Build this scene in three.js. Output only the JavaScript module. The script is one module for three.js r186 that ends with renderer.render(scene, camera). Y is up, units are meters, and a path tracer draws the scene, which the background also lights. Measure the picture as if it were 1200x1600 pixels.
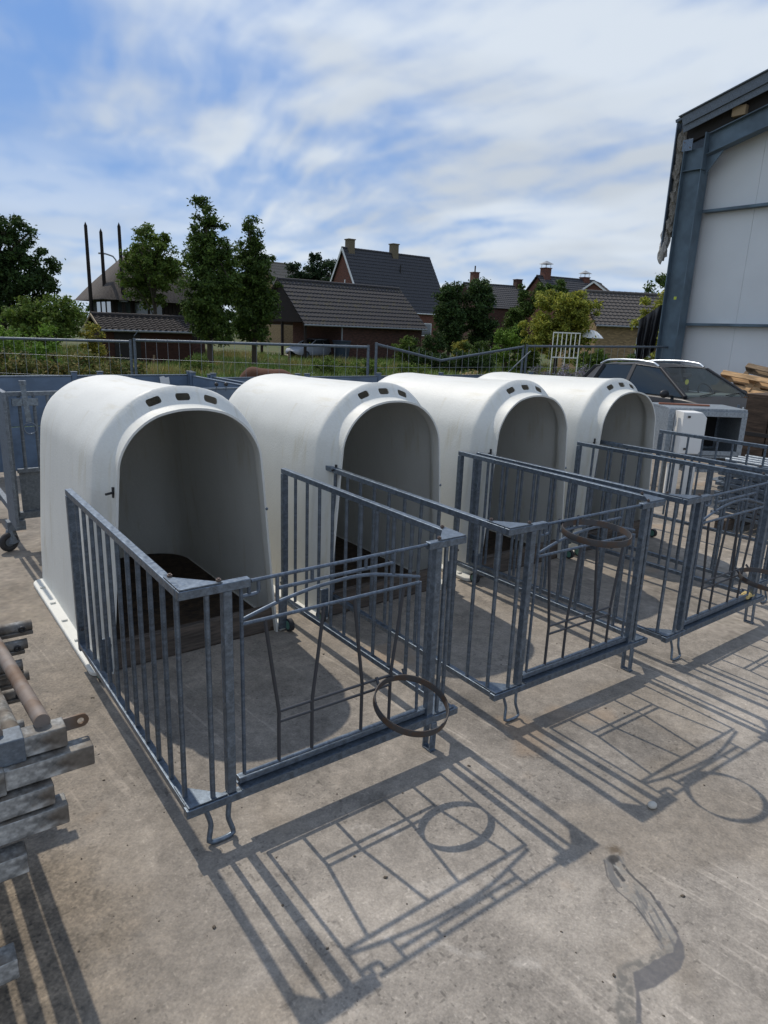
import * as THREE from 'three';
import { mergeGeometries, toCreasedNormals } from 'three/addons/utils/BufferGeometryUtils.js';
import { RoundedBoxGeometry } from 'three/addons/geometries/RoundedBoxGeometry.js';
import { MarchingCubes } from 'three/addons/objects/MarchingCubes.js';
import { Brush, Evaluator, SUBTRACTION } from 'three-bvh-csg';

// ------------------------------------------------------------------ camera, sun, exposure
const scene = new THREE.Scene();
const camera = new THREE.PerspectiveCamera(74.15, 3 / 4, 0.05, 1500);
camera.position.set(0, 1.65, 0);
camera.rotation.order = 'YXZ';
camera.rotation.set(-0.2615, -0.65, 0.0381);
const renderer = new THREE.WebGLRenderer({ antialias: true });
renderer.setSize(768, 1024);
renderer.toneMapping = THREE.LinearToneMapping;
renderer.toneMappingExposure = 1.0;
renderer.shadowMap.enabled = true;
const SUN = new THREE.Vector3(0.066 * 0.673, 0.74, -0.998 * 0.673).normalize();
const sun = new THREE.DirectionalLight(new THREE.Color(1, 0.92, 0.80), 3.05);
sun.position.copy(SUN).multiplyScalar(60); sun.target.position.set(3, 0, -4);
sun.castShadow = true; sun.shadow.radius = 1; sun.shadow.mapSize.set(4096, 4096);
Object.assign(sun.shadow.camera, { left: -30, right: 30, top: 30, bottom: -30, near: 1, far: 200 });
scene.add(sun, sun.target);

// ------------------------------------------------------------------ numbers
let seed = 7;
const rnd = () => { seed = (seed + 0x6D2B79F5) | 0; let t = Math.imul(seed ^ (seed >>> 15), 1 | seed); t = (t + Math.imul(t ^ (t >>> 7), 61 | t)) ^ t; return ((t ^ (t >>> 14)) >>> 0) / 4294967296; };
const rr = (a, b) => a + (b - a) * rnd();
const gauss = () => (rnd() + rnd() + rnd() - 1.5) * 1.15;
const clamp = (x, a = 0, b = 1) => Math.min(b, Math.max(a, x));
const lerp = (a, b, t) => a + (b - a) * t;
const sstep = (a, b, x) => { const t = clamp((x - a) / (b - a)); return t * t * (3 - 2 * t); };
const TAB = new Float32Array(65536); for (let i = 0; i < 65536; i++) TAB[i] = rnd();
const h2 = (x, y) => TAB[((x & 255) << 8 | (y & 255))];
function vn(x, y) {
  const i = Math.floor(x), j = Math.floor(y), u = x - i, v = y - j, a = u * u * (3 - 2 * u), b = v * v * (3 - 2 * v);
  const p = h2(i, j), q = h2(i + 1, j), r = h2(i, j + 1), s = h2(i + 1, j + 1);
  return p + (q - p) * a + (r - p) * b + (p - q - r + s) * a * b;
}
function fbm(x, y, o = 4) { let s = 0, a = 0.5, n = 0; for (let k = 0; k < o; k++) { s += a * vn(x, y); n += a; a *= 0.5; const t = x * 2.03 + 17.3; y = y * 2.03 + 9.1; x = t; } return s / n; }

// ------------------------------------------------------------------ sky (air and cloud only)
{
  const W = 2048, H = 1024, d = new Float32Array(W * H * 4), fx = 0.605, fz = -0.796, lx = -0.796, lz = -0.605;
  for (let j = 0; j < H; j++) {
    const el = ((j + 0.5) / H - 0.5) * Math.PI, sy = Math.sin(el), cy = Math.cos(el);
    for (let i = 0; i < W; i++) {
      const az = ((i + 0.5) / W - 0.5) * 2 * Math.PI, dx = Math.cos(az) * cy, dz = Math.sin(az) * cy, k = (j * W + i) * 4;
      let r, g, b;
      if (sy < -0.02) { r = 0.16; g = 0.16; b = 0.14; }
      else {
        const e = Math.max(sy, 0), hz = Math.exp(-e * 5);
        r = lerp(0.06, 0.47, hz); g = lerp(0.23, 0.64, hz); b = lerp(0.64, 0.86, hz);
        const cs = dx * SUN.x + sy * SUN.y + dz * SUN.z, gl = Math.pow(Math.max(cs, 0), 6) * 0.13;
        r += gl; g += gl; b += gl * 0.9;
        // thin high cloud sheet seen on a flat layer, combed into fibres
        const hh = e + 0.12, px = dx / hh, pz = dz / hh;
        const a = px * fx + pz * fz, l = px * lx + pz * lz;          // ahead, to the left
        const wx = fbm(a * 0.7 + 3.1, l * 0.7 + 8.2, 4) * 1.5, wz = fbm(a * 0.7 + 11.7, l * 0.7 + 1.4, 4) * 1.5;
        const big = fbm(a * 0.5 + wx * 0.6 + 5.2, l * 0.5 + wz * 0.6 + 2.6, 4);
        const ang = 0.62 + (wx - 0.75) * 0.18, sa = a * Math.cos(ang) + l * Math.sin(ang), sl = -a * Math.sin(ang) + l * Math.cos(ang);
        const streak = fbm(sa * 2.4 + wx * 1.2 + 40, sl * 8.5 + wz * 1.3, 6);
        const puff = fbm(a * 4.6 + wx * 1.6 + 20, l * 4.6 + wz * 1.6, 6);
        const tl = l / Math.max(0.35, a + 0.6), left = sstep(0.10, 0.52, tl) * sstep(-0.6, 0.8, a), right = sstep(0.05, -0.6, tl) * sstep(-0.3, 1, a);
        let c = (big - 0.5) * 1.25 + (streak - 0.5) * 0.85 + (puff - 0.5) * 0.65 + 0.64 - left * 0.36 + right * 0.26;
        c = sstep(0.12, 0.98, c);
        c = Math.max(c * 0.94, sstep(0.30, 0.05, e) * 0.72 * sstep(0.30, 0.62, puff * 0.5 + streak * 0.3 + big * 0.35));
        const den = fbm(a * 1.1 + wx + 70, l * 1.1 + wz + 30, 4), sh = lerp(1.06, 0.86, sstep(0.36, 0.72, den));
        const cl = (0.75 + gl * 0.9) * sh;
        r = lerp(r, cl * 0.90, c); g = lerp(g, cl * 0.985, c); b = lerp(b, cl * 1.08, c);
      }
      d[k] = r; d[k + 1] = g; d[k + 2] = b; d[k + 3] = 1;
    }
  }
  const t = new THREE.DataTexture(d, W, H, THREE.RGBAFormat, THREE.FloatType);
  t.mapping = THREE.EquirectangularReflectionMapping; t.magFilter = t.minFilter = THREE.LinearFilter; t.wrapS = THREE.RepeatWrapping; t.needsUpdate = true;
  scene.background = t; scene.environment = t;
}

// ------------------------------------------------------------------ textures and materials
function tex(w, h, f, srgb, repeat) {
  const d = new Uint8Array(w * h * 4);
  for (let j = 0; j < h; j++) for (let i = 0; i < w; i++) { const c = f(i, j), k = (j * w + i) * 4; for (let m = 0; m < 3; m++) d[k + m] = clamp(c[m]) * 255; d[k + 3] = 255; }
  const t = new THREE.DataTexture(d, w, h); t.wrapS = t.wrapT = THREE.RepeatWrapping; t.magFilter = THREE.LinearFilter; t.minFilter = THREE.LinearMipmapLinearFilter; t.generateMipmaps = true;
  if (srgb) t.colorSpace = THREE.SRGBColorSpace; if (repeat) t.repeat.set(repeat, repeat); t.needsUpdate = true; return t;
}
const TN = (n, f) => { // tileable square noise: f is sampled on two overlapping copies and cross-faded
  return (i, j) => { const u = i / n, v = j / n, a = f(i, j), b = f(i - n, j), c = f(i, j - n), e = f(i - n, j - n); return (a * (1 - u) + b * u) * (1 - v) + (c * (1 - u) + e * u) * v; };
};
const mat = (o) => new THREE.MeshStandardMaterial({ side: THREE.DoubleSide, ...o });
const lin = (r, g, b) => new THREE.Color().setRGB(r, g, b);
const grainT = (() => { const f = TN(256, (i, j) => fbm(i * 0.35, j * 0.35, 3)); return tex(256, 256, (i, j) => { const v = f(i, j); return [v, v, v]; }); })();
const galvT = (() => {
  const f = TN(256, (i, j) => fbm(i * 0.06, j * 0.06, 4)), g = TN(256, (i, j) => vn(i * 0.16 + vn(i * .3, j * .3) * 2, j * 0.16));
  return tex(256, 256, (i, j) => { const v = 0.60 + (f(i, j) - 0.5) * 0.26 + (g(i, j) - 0.5) * 0.12; return [v * 0.95, v * 1.0, v * 1.05]; }, true, 5);
})();
const galvR = (() => { const f = TN(256, (i, j) => fbm(i * 0.1, j * 0.1, 4)); return tex(256, 256, (i, j) => { const v = 0.55 + (f(i, j) - 0.5) * 0.7; return [v, v, v]; }, false, 5); })();
const M = {};
M.galv = mat({ color: lin(0.50, 0.55, 0.61), map: galvT, roughnessMap: galvR, roughness: 0.78, metalness: 0.72, bumpMap: grainT, bumpScale: 0.0003 });
M.galvDull = mat({ color: lin(0.5, 0.52, 0.54), map: galvT, roughness: 0.7, metalness: 0.4, bumpMap: grainT, bumpScale: 0.0006 });
M.rod = mat({ color: lin(0.40, 0.45, 0.52), map: galvT, roughness: 0.5, metalness: 0.6 });
M.darkRod = mat({ color: lin(0.055, 0.058, 0.066), roughness: 0.5, metalness: 0.4, bumpMap: grainT, bumpScale: 0.0004 });
const rustT = (() => { const f = TN(256, (i, j) => fbm(i * 0.05, j * 0.05, 5)); return tex(256, 256, (i, j) => { const v = sstep(0.45, 0.75, f(i, j)); return [lerp(0.29, 0.34, v), lerp(0.285, 0.275, v), lerp(0.29, 0.23, v)]; }, true, 3); })();
M.ring = mat({ map: rustT, roughness: 0.6, metalness: 0.4, bumpMap: grainT, bumpScale: 0.0005 });
const wornT = (() => { const f = TN(512, (i, j) => fbm(i * 0.02, j * 0.05, 5)), g = TN(512, (i, j) => fbm(i * 0.12, j * 0.12, 3)), q = TN(512, (i, j) => fbm(i * 0.012 + 50, j * 0.012, 5));
  return tex(512, 512, (i, j) => { const v = 0.5 + (f(i, j) - 0.5) * 0.7 + (g(i, j) - 0.5) * 0.35, d = sstep(0.52, 0.68, q(i, j)); const k = d * 0.6; return [lerp(v * 1.06, 0.36, k), lerp(v * 1.06, 0.31, k), lerp(v * 1.05, 0.26, k)]; }, true, 1.7); })();
M.worn = mat({ color: lin(0.95, 0.95, 0.93), map: wornT, roughness: 0.75, metalness: 0.25, bumpMap: grainT, bumpScale: 0.0012 });
M.rustPipe = mat({ map: (() => { const f = TN(256, (i, j) => fbm(i * 0.04, j * 0.04, 5)); return tex(256, 256, (i, j) => { const v = sstep(0.3, 0.75, f(i, j)); return [lerp(0.50, 0.42, v), lerp(0.46, 0.335, v), lerp(0.43, 0.265, v)]; }, true, 1.6); })(), roughness: 0.7, metalness: 0.25, bumpMap: grainT, bumpScale: 0.0008 });
const shellT = (() => { const f = TN(512, (i, j) => fbm(i * 0.02, j * 0.012, 5)), g = TN(512, (i, j) => fbm(i * 0.25, j * 0.25, 2)), q = TN(512, (i, j) => fbm(i * 0.06, j * 0.008 + 9, 4));
  return tex(512, 512, (i, j) => { const s = sstep(0.58, 0.8, q(i, j)) * 0.09, v = 0.90 + (f(i, j) - 0.5) * 0.07 + (g(i, j) - 0.5) * 0.035; return [v - s * 0.5, v - 0.002 - s * 0.65, v - 0.022 - s * 1.0]; }, true, 0.8); })();
const pebT = (() => { const f = TN(256, (i, j) => fbm(i * 0.18, j * 0.18, 3)); return tex(256, 256, (i, j) => { const v = f(i, j); return [v, v, v]; }, false, 3); })();
M.shell = new THREE.MeshPhysicalMaterial({ color: lin(0.84, 0.84, 0.82), map: shellT, roughness: 0.55, bumpMap: pebT, bumpScale: 0.0012, side: THREE.DoubleSide });
M.black = mat({ color: lin(0.018, 0.018, 0.02), roughness: 0.5 });
M.rubber = mat({ color: lin(0.03, 0.03, 0.032), roughness: 0.8 });
M.green = mat({ color: lin(0.10, 0.22, 0.17), roughness: 0.5 });
const plankT = (hue) => { const f = TN(512, (i, j) => fbm(i * 0.012, j * 0.09, 5)), g = TN(512, (i, j) => fbm(i * 0.03, j * 0.35, 3));
  return tex(512, 512, (i, j) => { const v = 0.55 + (f(i, j) - 0.5) * 0.42 + (g(i, j) - 0.5) * 0.3; return hue.map((h) => h * v * 2); }, true, 1); };
M.board = mat({ map: plankT([0.30, 0.268, 0.24]), roughness: 0.9, bumpMap: grainT, bumpScale: 0.001 });
M.litter = mat({ map: (() => { const f = TN(256, (i, j) => fbm(i * 0.08, j * 0.08, 5)); return tex(256, 256, (i, j) => { const v = f(i, j); return [0.34 * v + 0.07, 0.275 * v + 0.055, 0.21 * v + 0.04]; }, true, 1.5); })(), roughness: 0.95, bumpMap: grainT, bumpScale: 0.006 });
M.bolt = mat({ color: lin(0.13, 0.10, 0.085), roughness: 0.55, metalness: 0.6 });

// ------------------------------------------------------------------ building helpers
const V = (x, y, z) => new THREE.Vector3(x, y, z);
const used = {};
function numbered(n) { used[n] = (used[n] ?? -1) + 1; return used[n] ? n + '_' + String(used[n]).padStart(3, '0') : n; }
function tag(o, label, category, group) { o.userData.label = label; o.userData.category = category; if (group) o.userData.group = group; return o; }
function thing(name, label, category, p = [0, 0, 0], turn = 0, group) {
  const o = new THREE.Group(); o.name = numbered(name); o.position.set(...p); o.rotation.y = turn; scene.add(o); return tag(o, label, category, group);
}
function part(name, geo, m, parent, label) {
  const o = new THREE.Mesh(geo, m); o.castShadow = o.receiveShadow = true; o.name = parent === scene ? numbered(name) : name; parent.add(o);
  if (label) o.userData.label = label; return o;
}
function metric(g, s = 1) { // uv in metres, box-projected
  g = g.index ? g.toNonIndexed() : g; const p = g.attributes.position, uv = new Float32Array(p.count * 2), a = V(), b = V(), c = V();
  for (let i = 0; i < p.count; i += 3) {
    a.fromBufferAttribute(p, i); b.fromBufferAttribute(p, i + 1); c.fromBufferAttribute(p, i + 2);
    const n = b.clone().sub(a).cross(c.clone().sub(a)), ax = Math.abs(n.x), ay = Math.abs(n.y), az = Math.abs(n.z);
    for (const [k, q] of [[i, a], [i + 1, b], [i + 2, c]]) {
      const [u, v] = ay >= ax && ay >= az ? [q.x, q.z] : ax >= az ? [q.z, q.y] : [q.x, q.y]; uv[k * 2] = u * s; uv[k * 2 + 1] = v * s;
    }
  }
  g.setAttribute('uv', new THREE.BufferAttribute(uv, 2)); return g;
}
const cache = {};
function once(key, f) { return cache[key] ?? (cache[key] = f()); }
const cylG = (r, len, n = 9) => once(`c${r.toFixed(4)},${len.toFixed(3)},${n}`, () => metric(new THREE.CylinderGeometry(r, r, len, n)));
const boxG = (w, h, l, b = 0.003) => once(`b${w.toFixed(4)},${h.toFixed(4)},${l.toFixed(4)},${b}`, () => metric(b ? new RoundedBoxGeometry(w, h, l, 1, Math.min(b, w * 0.4, h * 0.4, l * 0.4)) : new THREE.BoxGeometry(w, h, l)));
function rodTo(name, p, q, r, m, parent, n) { // round rod from p to q
  const a = V(...p), b = V(...q), o = part(name, cylG(r, a.distanceTo(b), n), m, parent);
  o.position.copy(a).add(b).multiplyScalar(0.5); o.quaternion.setFromUnitVectors(V(0, 1, 0), b.sub(a).normalize()); return o;
}
function beamTo(name, p, q, w, h, m, parent, bev) { // rectangular bar from p to q (h is the upright side)
  const a = V(...p), b = V(...q), o = part(name, boxG(w, h, a.distanceTo(b), bev), m, parent);
  o.position.copy(a).add(b).multiplyScalar(0.5); o.lookAt && o.quaternion.copy(new THREE.Quaternion().setFromRotationMatrix(new THREE.Matrix4().lookAt(b, a, Math.abs(b.y - a.y) > 0.9 * a.distanceTo(b) ? V(0, 0, 1) : V(0, 1, 0)))); return o;
}
function boxAt(name, c, s, m, parent, bev) { const o = part(name, boxG(...s, bev), m, parent); o.position.set(...c); return o; }
function tubeG(pts, r, seg, n = 7, closed = false) { return metric(new THREE.TubeGeometry(new THREE.CatmullRomCurve3(pts.map((p) => V(...p)), closed, 'catmullrom', 0.3), seg, r, n, closed)); }
function placed(g, x, y, z, rx = 0, ry = 0, rz = 0) { return g.clone().applyMatrix4(new THREE.Matrix4().compose(V(x, y, z), new THREE.Quaternion().setFromEuler(new THREE.Euler(rx, ry, rz, 'YXZ')), V(1, 1, 1))); }
const structure = (o) => { o.userData.kind = 'structure'; return o; };
// bearings for what stands off the yard's own axes: e metres to the right of and n metres along the line of the lane north-east
const CA = Math.cos(0.65), SA = Math.sin(0.65);
const at = (e, n) => [e * CA + n * SA, e * SA - n * CA];

// ------------------------------------------------------------------ ground
function concrete(x, z) {
  let v = 0.565 + (fbm(x * 0.9, z * 0.9, 4) - 0.5) * 0.13 + (fbm(x * 5, z * 5, 3) - 0.5) * 0.07;
  v += (fbm(x * 34, z * 34, 3) - 0.5) * 0.12 + (vn(x * 190, z * 190) - 0.5) * 0.085 + (vn(x * 420, z * 420) - 0.5) * 0.07;
  v -= sstep(0.80, 0.90, vn(x * 95 + 5, z * 95)) * 0.10 * sstep(0.4, 0.7, vn(x * 6, z * 6 + 3)); v += sstep(0.86, 0.95, vn(x * 130, z * 130 + 50)) * 0.08;
  // worn pale scrape marks, mostly along the yard's length
  const sc = fbm(x * 1.6 + 31, z * 1.6, 3), a = x * 0.12 + z * 0.99, b = x * 0.99 - z * 0.12;
  const scr = sstep(0.62, 0.8, fbm(a * 3.2, b * 60, 3)) * sstep(0.48, 0.62, sc); v += scr * 0.09;
  const sw = fbm(x * 3.1 + fbm(x * 2, z * 2, 2) * 3, z * 3.1 + 14, 4); v += sstep(0.56, 0.72, sw) * 0.055 - sstep(0.44, 0.3, sw) * 0.035;
  const blot = sstep(0.56, 0.66, fbm(x * 2.4 + 7, z * 2.4 + 60, 5)); v -= blot * 0.06;
  v *= 0.945; let r = v * 1.02, g = v * 0.965, bl = v * 0.895;
  // sandy dirt, thick along the left and in front of the shelters
  const d0 = sstep(0.95, -0.25, x + (z + 1.6) * -0.06) * 0.75 + sstep(-1.9, -2.9, z) * 0.32;
  const dirt = clamp(d0 * (0.35 + 1.1 * fbm(x * 1.7 + 90, z * 1.7, 4)) + sstep(0.66, 0.75, fbm(x * 1.1 + 13, z * 1.1 + 41, 5)) * 0.3);
  const dg = 0.40 + (fbm(x * 22, z * 22, 4) - 0.5) * 0.28 + (vn(x * 150, z * 150) - 0.5) * 0.17 + (vn(x * 330, z * 330) - 0.5) * 0.10 - sstep(0.8, 0.9, vn(x * 70, z * 70)) * 0.10;
  const k = dirt * 0.85; r = lerp(r, dg * 1.12, k); g = lerp(g, dg * 1.0, k); bl = lerp(bl, dg * 0.84, k);
  const rust = sstep(0.70, 0.78, fbm(x * 1.9 + 2, z * 1.9 + 22, 4)) * 0.35; r = lerp(r, 0.62, rust); g = lerp(g, 0.51, rust); bl = lerp(bl, 0.40, rust);
  return [r, g, bl];
}
// the dried slurry trail and the patched strip it runs into (outlines in yard metres)
const BODY = [[1.733, -1.016], [1.683, -.968], [1.659, -.916], [1.657, -.856], [1.631, -.79], [1.605, -.74], [1.573, -.719], [1.603, -.694], [1.658, -.712], [1.70, -.779], [1.734, -.848], [1.754, -.938], [1.792, -.986], [1.787, -1.016]];
const WET = [[1.732, -.815], [1.684, -.738], [1.645, -.688], [1.615, -.667], [1.572, -.654], [1.53, -.658], [1.468, -.662], [1.417, -.678], [1.395, -.659], [1.345, -.626], [1.334, -.634], [1.406, -.683], [1.455, -.721], [1.513, -.711], [1.54, -.71], [1.603, -.694], [1.657, -.712], [1.694, -.767], [1.726, -.831]];
const PATCH = [[1.429, -.756], [1.483, -.74], [1.57, -.721], [1.607, -.698], [1.541, -.709], [1.508, -.71], [1.457, -.722], [1.334, -.634], [1.21, -.545], [1.17, -.572], [1.295, -.661], [1.375, -.722]];
function polyDist(x, z, P) { // signed: negative inside
  let d = 9, s = 1; for (let i = 0, j = P.length - 1; i < P.length; j = i++) { const [ax, az] = P[j], [bx, bz] = P[i], ex = bx - ax, ez = bz - az, t = clamp(((x - ax) * ex + (z - az) * ez) / (ex * ex + ez * ez)); d = Math.min(d, Math.hypot(x - ax - ex * t, z - az - ez * t)); if ((az > z) !== (bz > z) && x < ax + ex * (z - az) / ez) s = -s; } return d * s;
}
function segDist(x, z, L) { let d = 9; for (let i = 0; i + 1 < L.length; i++) { const [ax, az] = L[i], ex = L[i + 1][0] - ax, ez = L[i + 1][1] - az, t = clamp(((x - ax) * ex + (z - az) * ez) / (ex * ex + ez * ez)); d = Math.min(d, Math.hypot(x - ax - ex * t, z - az - ez * t)); } return d; }
const REDGE = [[1.77, -.97], [1.754, -.938], [1.738, -.85], [1.70, -.779], [1.675, -.726]], LEDGE = [[1.733, -1.016], [1.683, -.968], [1.659, -.916], [1.657, -.856], [1.631, -.79], [1.605, -.74]], STREAK = [[1.757, -1.003], [1.727, -.968], [1.713, -.93]];
function marks(x, z, c) {
  const put = (col, k) => { for (let m = 0; m < 3; m++) c[m] = lerp(c[m], col[m], clamp(k)); };
  if (x > 1.1 && x < 1.95 && z > -1.12 && z < -0.5) {
    const j = (fbm(x * 40, z * 40, 4) - 0.5) * 0.022, f = fbm(x * 90, z * 90, 3);
    const q = polyDist(x, z, BODY) + j;
    if (q < 0.01) { const st = fbm((x * 0.84 + z * 0.54) * 70, (z * 0.84 - x * 0.54) * 14, 4), k = sstep(0.006, -0.006, q); put([0.52, 0.51, 0.485], k * 0.5 * sstep(0.35, 0.6, f)); put([0.40, 0.395, 0.39], k * sstep(0.50, 0.64, st) * 0.85); }
    for (const [L, w, o] of [[REDGE, 0.006, 0.75], [LEDGE, 0.0035, 0.55], [STREAK, 0.009, 0.9]]) { const e = segDist(x + j * .25, z - j * .25, L); put([0.26, 0.255, 0.255], o * sstep(w, w * 0.4, e) * sstep(0.25, 0.5, f + 0.12)); }
    const p = polyDist(x, z, PATCH) + j * 0.6; put([0.44, 0.425, 0.40], sstep(0.008, -0.008, p) * (0.25 + 0.75 * sstep(0.36, 0.6, fbm(x * 55, z * 55, 4)))); 
    const w = polyDist(x, z, WET) + j * 0.28; put([0.36, 0.355, 0.36], sstep(0.003, -0.003, w) * (0.82 + 0.3 * (f - 0.5)));
    const hx = x - 1.803, hz = z + 1.028; put([0.36, 0.31, 0.25], 0.75 * sstep(0.036, 0.006, Math.hypot(hx, hz) + j * 1.1) * sstep(0.35, 0.55, f + 0.1)); put([0.2, 0.195, 0.19], 0.85 * sstep(0.022, 0.010, Math.hypot((x - 1.762) * 0.8, z + 1.0) + j * 0.8)); put([0.60, 0.59, 0.56], 0.8 * sstep(0.009, 0.004, Math.hypot((x - 1.742), (z + .975) * 0.5) + j * .4));
  }
  // pale tyre-rubbed bars and an old weld line
  for (const [ax, az, bx, bz, w, s] of [[1.05, -1.3, 1.5, -1.12, 0.05, 0.035], [0.9, -1.28, 1.25, -0.88, 0.02, 0.05], [1.1, -1.65, 1.28, -1.45, 0.03, 0.05], [1.2, -0.95, 1.35, -0.75, 0.03, 0.045]]) {
    const dx = bx - ax, dz = bz - az, t = ((x - ax) * dx + (z - az) * dz) / (dx * dx + dz * dz); if (t < 0 || t > 1) continue;
    const q = Math.abs((x - ax) * dz - (z - az) * dx) / Math.hypot(dx, dz) / w; if (q < 1) { const k = s * sstep(0.36, 0.66, fbm(x * 28, z * 28, 3)) * 1.5 * sstep(1, 0.35, q + (fbm(x * 15, z * 15, 2) - 0.5) * 0.8) * sstep(0, 0.25, t) * sstep(1, 0.75, t); for (let m = 0; m < 3; m++) c[m] += k; }
  }
  return c;
}
{
  const near = { x0: -0.4, z0: -3.9, s: 4.2 }, N = 2048, F = 2048, fx0 = -15.2, fz0 = -8.8, fs = 40;
  const nt = tex(N, N, (i, j) => { const x = near.x0 + (i + 0.5) / N * near.s, z = near.z0 + (j + 0.5) / N * near.s; return marks(x, z, concrete(x, z)); }, true);
  const ft = tex(F, F, (i, j) => concrete(fx0 + (i + 0.5) / F * fs, fz0 + (j + 0.5) / F * fs), true);
  const bt = (() => { const f = TN(512, (i, j) => fbm(i * 0.12, j * 0.12, 5)); return tex(512, 512, (i, j) => { const v = f(i, j); return [v, v, v]; }); })();
  const quad = (x0, z0, x1, z1, f, y = 0) => { const g = new THREE.BufferGeometry(); const p = [], uv = []; for (const [x, z] of [[x0, z0], [x0, z1], [x1, z1], [x0, z0], [x1, z1], [x1, z0]]) { p.push(x, y, z); uv.push(...f(x, z)); } g.setAttribute('position', new THREE.Float32BufferAttribute(p, 3)); g.setAttribute('uv', new THREE.Float32BufferAttribute(uv, 2)); g.computeVertexNormals(); return g; };
  const nuv = (x, z) => [(x - near.x0) / near.s, (z - near.z0) / near.s], fuv = (x, z) => [(x - fx0) / fs, (z - fz0) / fs];
  const x1 = near.x0 + near.s, z1 = near.z0 + near.s, X0 = -15, X1 = 24, Z0 = -8.6, Z1 = 16;
  const bump = (t, rep) => { const c = t.clone(); c.repeat.set(rep, rep); c.needsUpdate = true; return c; };
  structure(part('concrete_yard', quad(near.x0, near.z0, x1, z1, nuv), mat({ map: nt, roughness: 0.88, bumpMap: bump(bt, near.s / 0.6), bumpScale: 0.0022 }), scene));
  const far = [quad(X0, Z0, X1, near.z0, fuv), quad(X0, z1, X1, Z1, fuv), quad(X0, near.z0, near.x0, z1, fuv), quad(x1, near.z0, X1, z1, fuv)];
  structure(part('concrete_yard', mergeGeometries(far), mat({ map: ft, roughness: 0.9, bumpMap: bump(bt, fs / 0.6), bumpScale: 0.0022 }), scene));
  const edge = [quad(0, 0, 0, 0, fuv)]; edge.length = 0;
  const kerb = new THREE.BoxGeometry(X1 - X0, 0.6, 0.12).translate((X0 + X1) / 2, -0.304, Z0 + 0.06 - 0.12);
  structure(part('yard_kerb', metric(kerb), mat({ color: lin(0.3, 0.29, 0.27), roughness: 0.95, bumpMap: grainT, bumpScale: 0.004 }), scene));
  // meadow
  const mt = tex(512, 512, (() => { const f = TN(512, (i, j) => fbm(i * 0.03, j * 0.03, 5)), g = TN(512, (i, j) => fbm(i * 0.2, j * 0.2, 3)); return (i, j) => { const d = sstep(0.44, 0.62, f(i, j)), v = 0.8 + (g(i, j) - 0.5) * 0.8; return [lerp(0.30, 0.40, d) * v, lerp(0.37, 0.38, d) * v, lerp(0.14, 0.18, d) * v]; }; })(), true, 1 / 14);
  const g = new THREE.PlaneGeometry(900, 900, 1, 1).rotateX(-Math.PI / 2); g.translate(60, -0.5, -120);
  structure(part('meadow', metric(g), mat({ map: mt, roughness: 1 }), scene));
}
// ------------------------------------------------------------------ calf hutches
const PROF = {
  body: [[.478, 0], [.463, .3], [.438, .62], [.410, .94], [.392, 1.055], [.332, 1.175], [.205, 1.274], [.08, 1.31], [0, 1.315]],
  front: [[.486, 0], [.473, .3], [.456, .62], [.434, .94], [.412, 1.075], [.335, 1.2], [.21, 1.294], [.085, 1.333], [0, 1.34]],
  hood: [[.484, 0], [.470, .3], [.453, .62], [.430, .94], [.408, 1.08], [.325, 1.21], [.21, 1.306], [.095, 1.345], [0, 1.353]],
  face: [[.459, 0], [.432, .3], [.406, .62], [.377, .95], [.358, 1.055], [.293, 1.16], [.19, 1.236], [.085, 1.268], [0, 1.274]],
  lip: [[.450, 0], [.420, .3], [.393, .62], [.365, .95], [.349, 1.05], [.288, 1.152], [.19, 1.226], [.085, 1.256], [0, 1.262]],
};
function outline(p, n = 30) { // full arch, left foot to right foot
  const c = new THREE.CatmullRomCurve3([...p.map(([x, y]) => V(-x, y, 0)), ...p.slice(0, -1).reverse().map(([x, y]) => V(x, y, 0))], false, 'centripetal');
  const out = []; for (let i = 0; i <= 2 * n; i++) { const q = c.getPoint(i / (2 * n)); out.push([q.x, q.y]); } return out;
}
const mix = (a, b, t) => a.map(([x, y], i) => [lerp(x, b[i][0], t), lerp(y, b[i][1], t)]);
const inset = (a, d, dy = d) => a.map(([x, y], i) => { const s = 1 - d / Math.max(0.2, Math.hypot(x, y) * 0.8), L = Math.hypot(x, Math.max(y - 0.75, 0)) || 1; return [x - d * x / L, y < 1e-6 ? 0 : y - dy * Math.max(y - 0.75, 0) / L]; });
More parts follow.
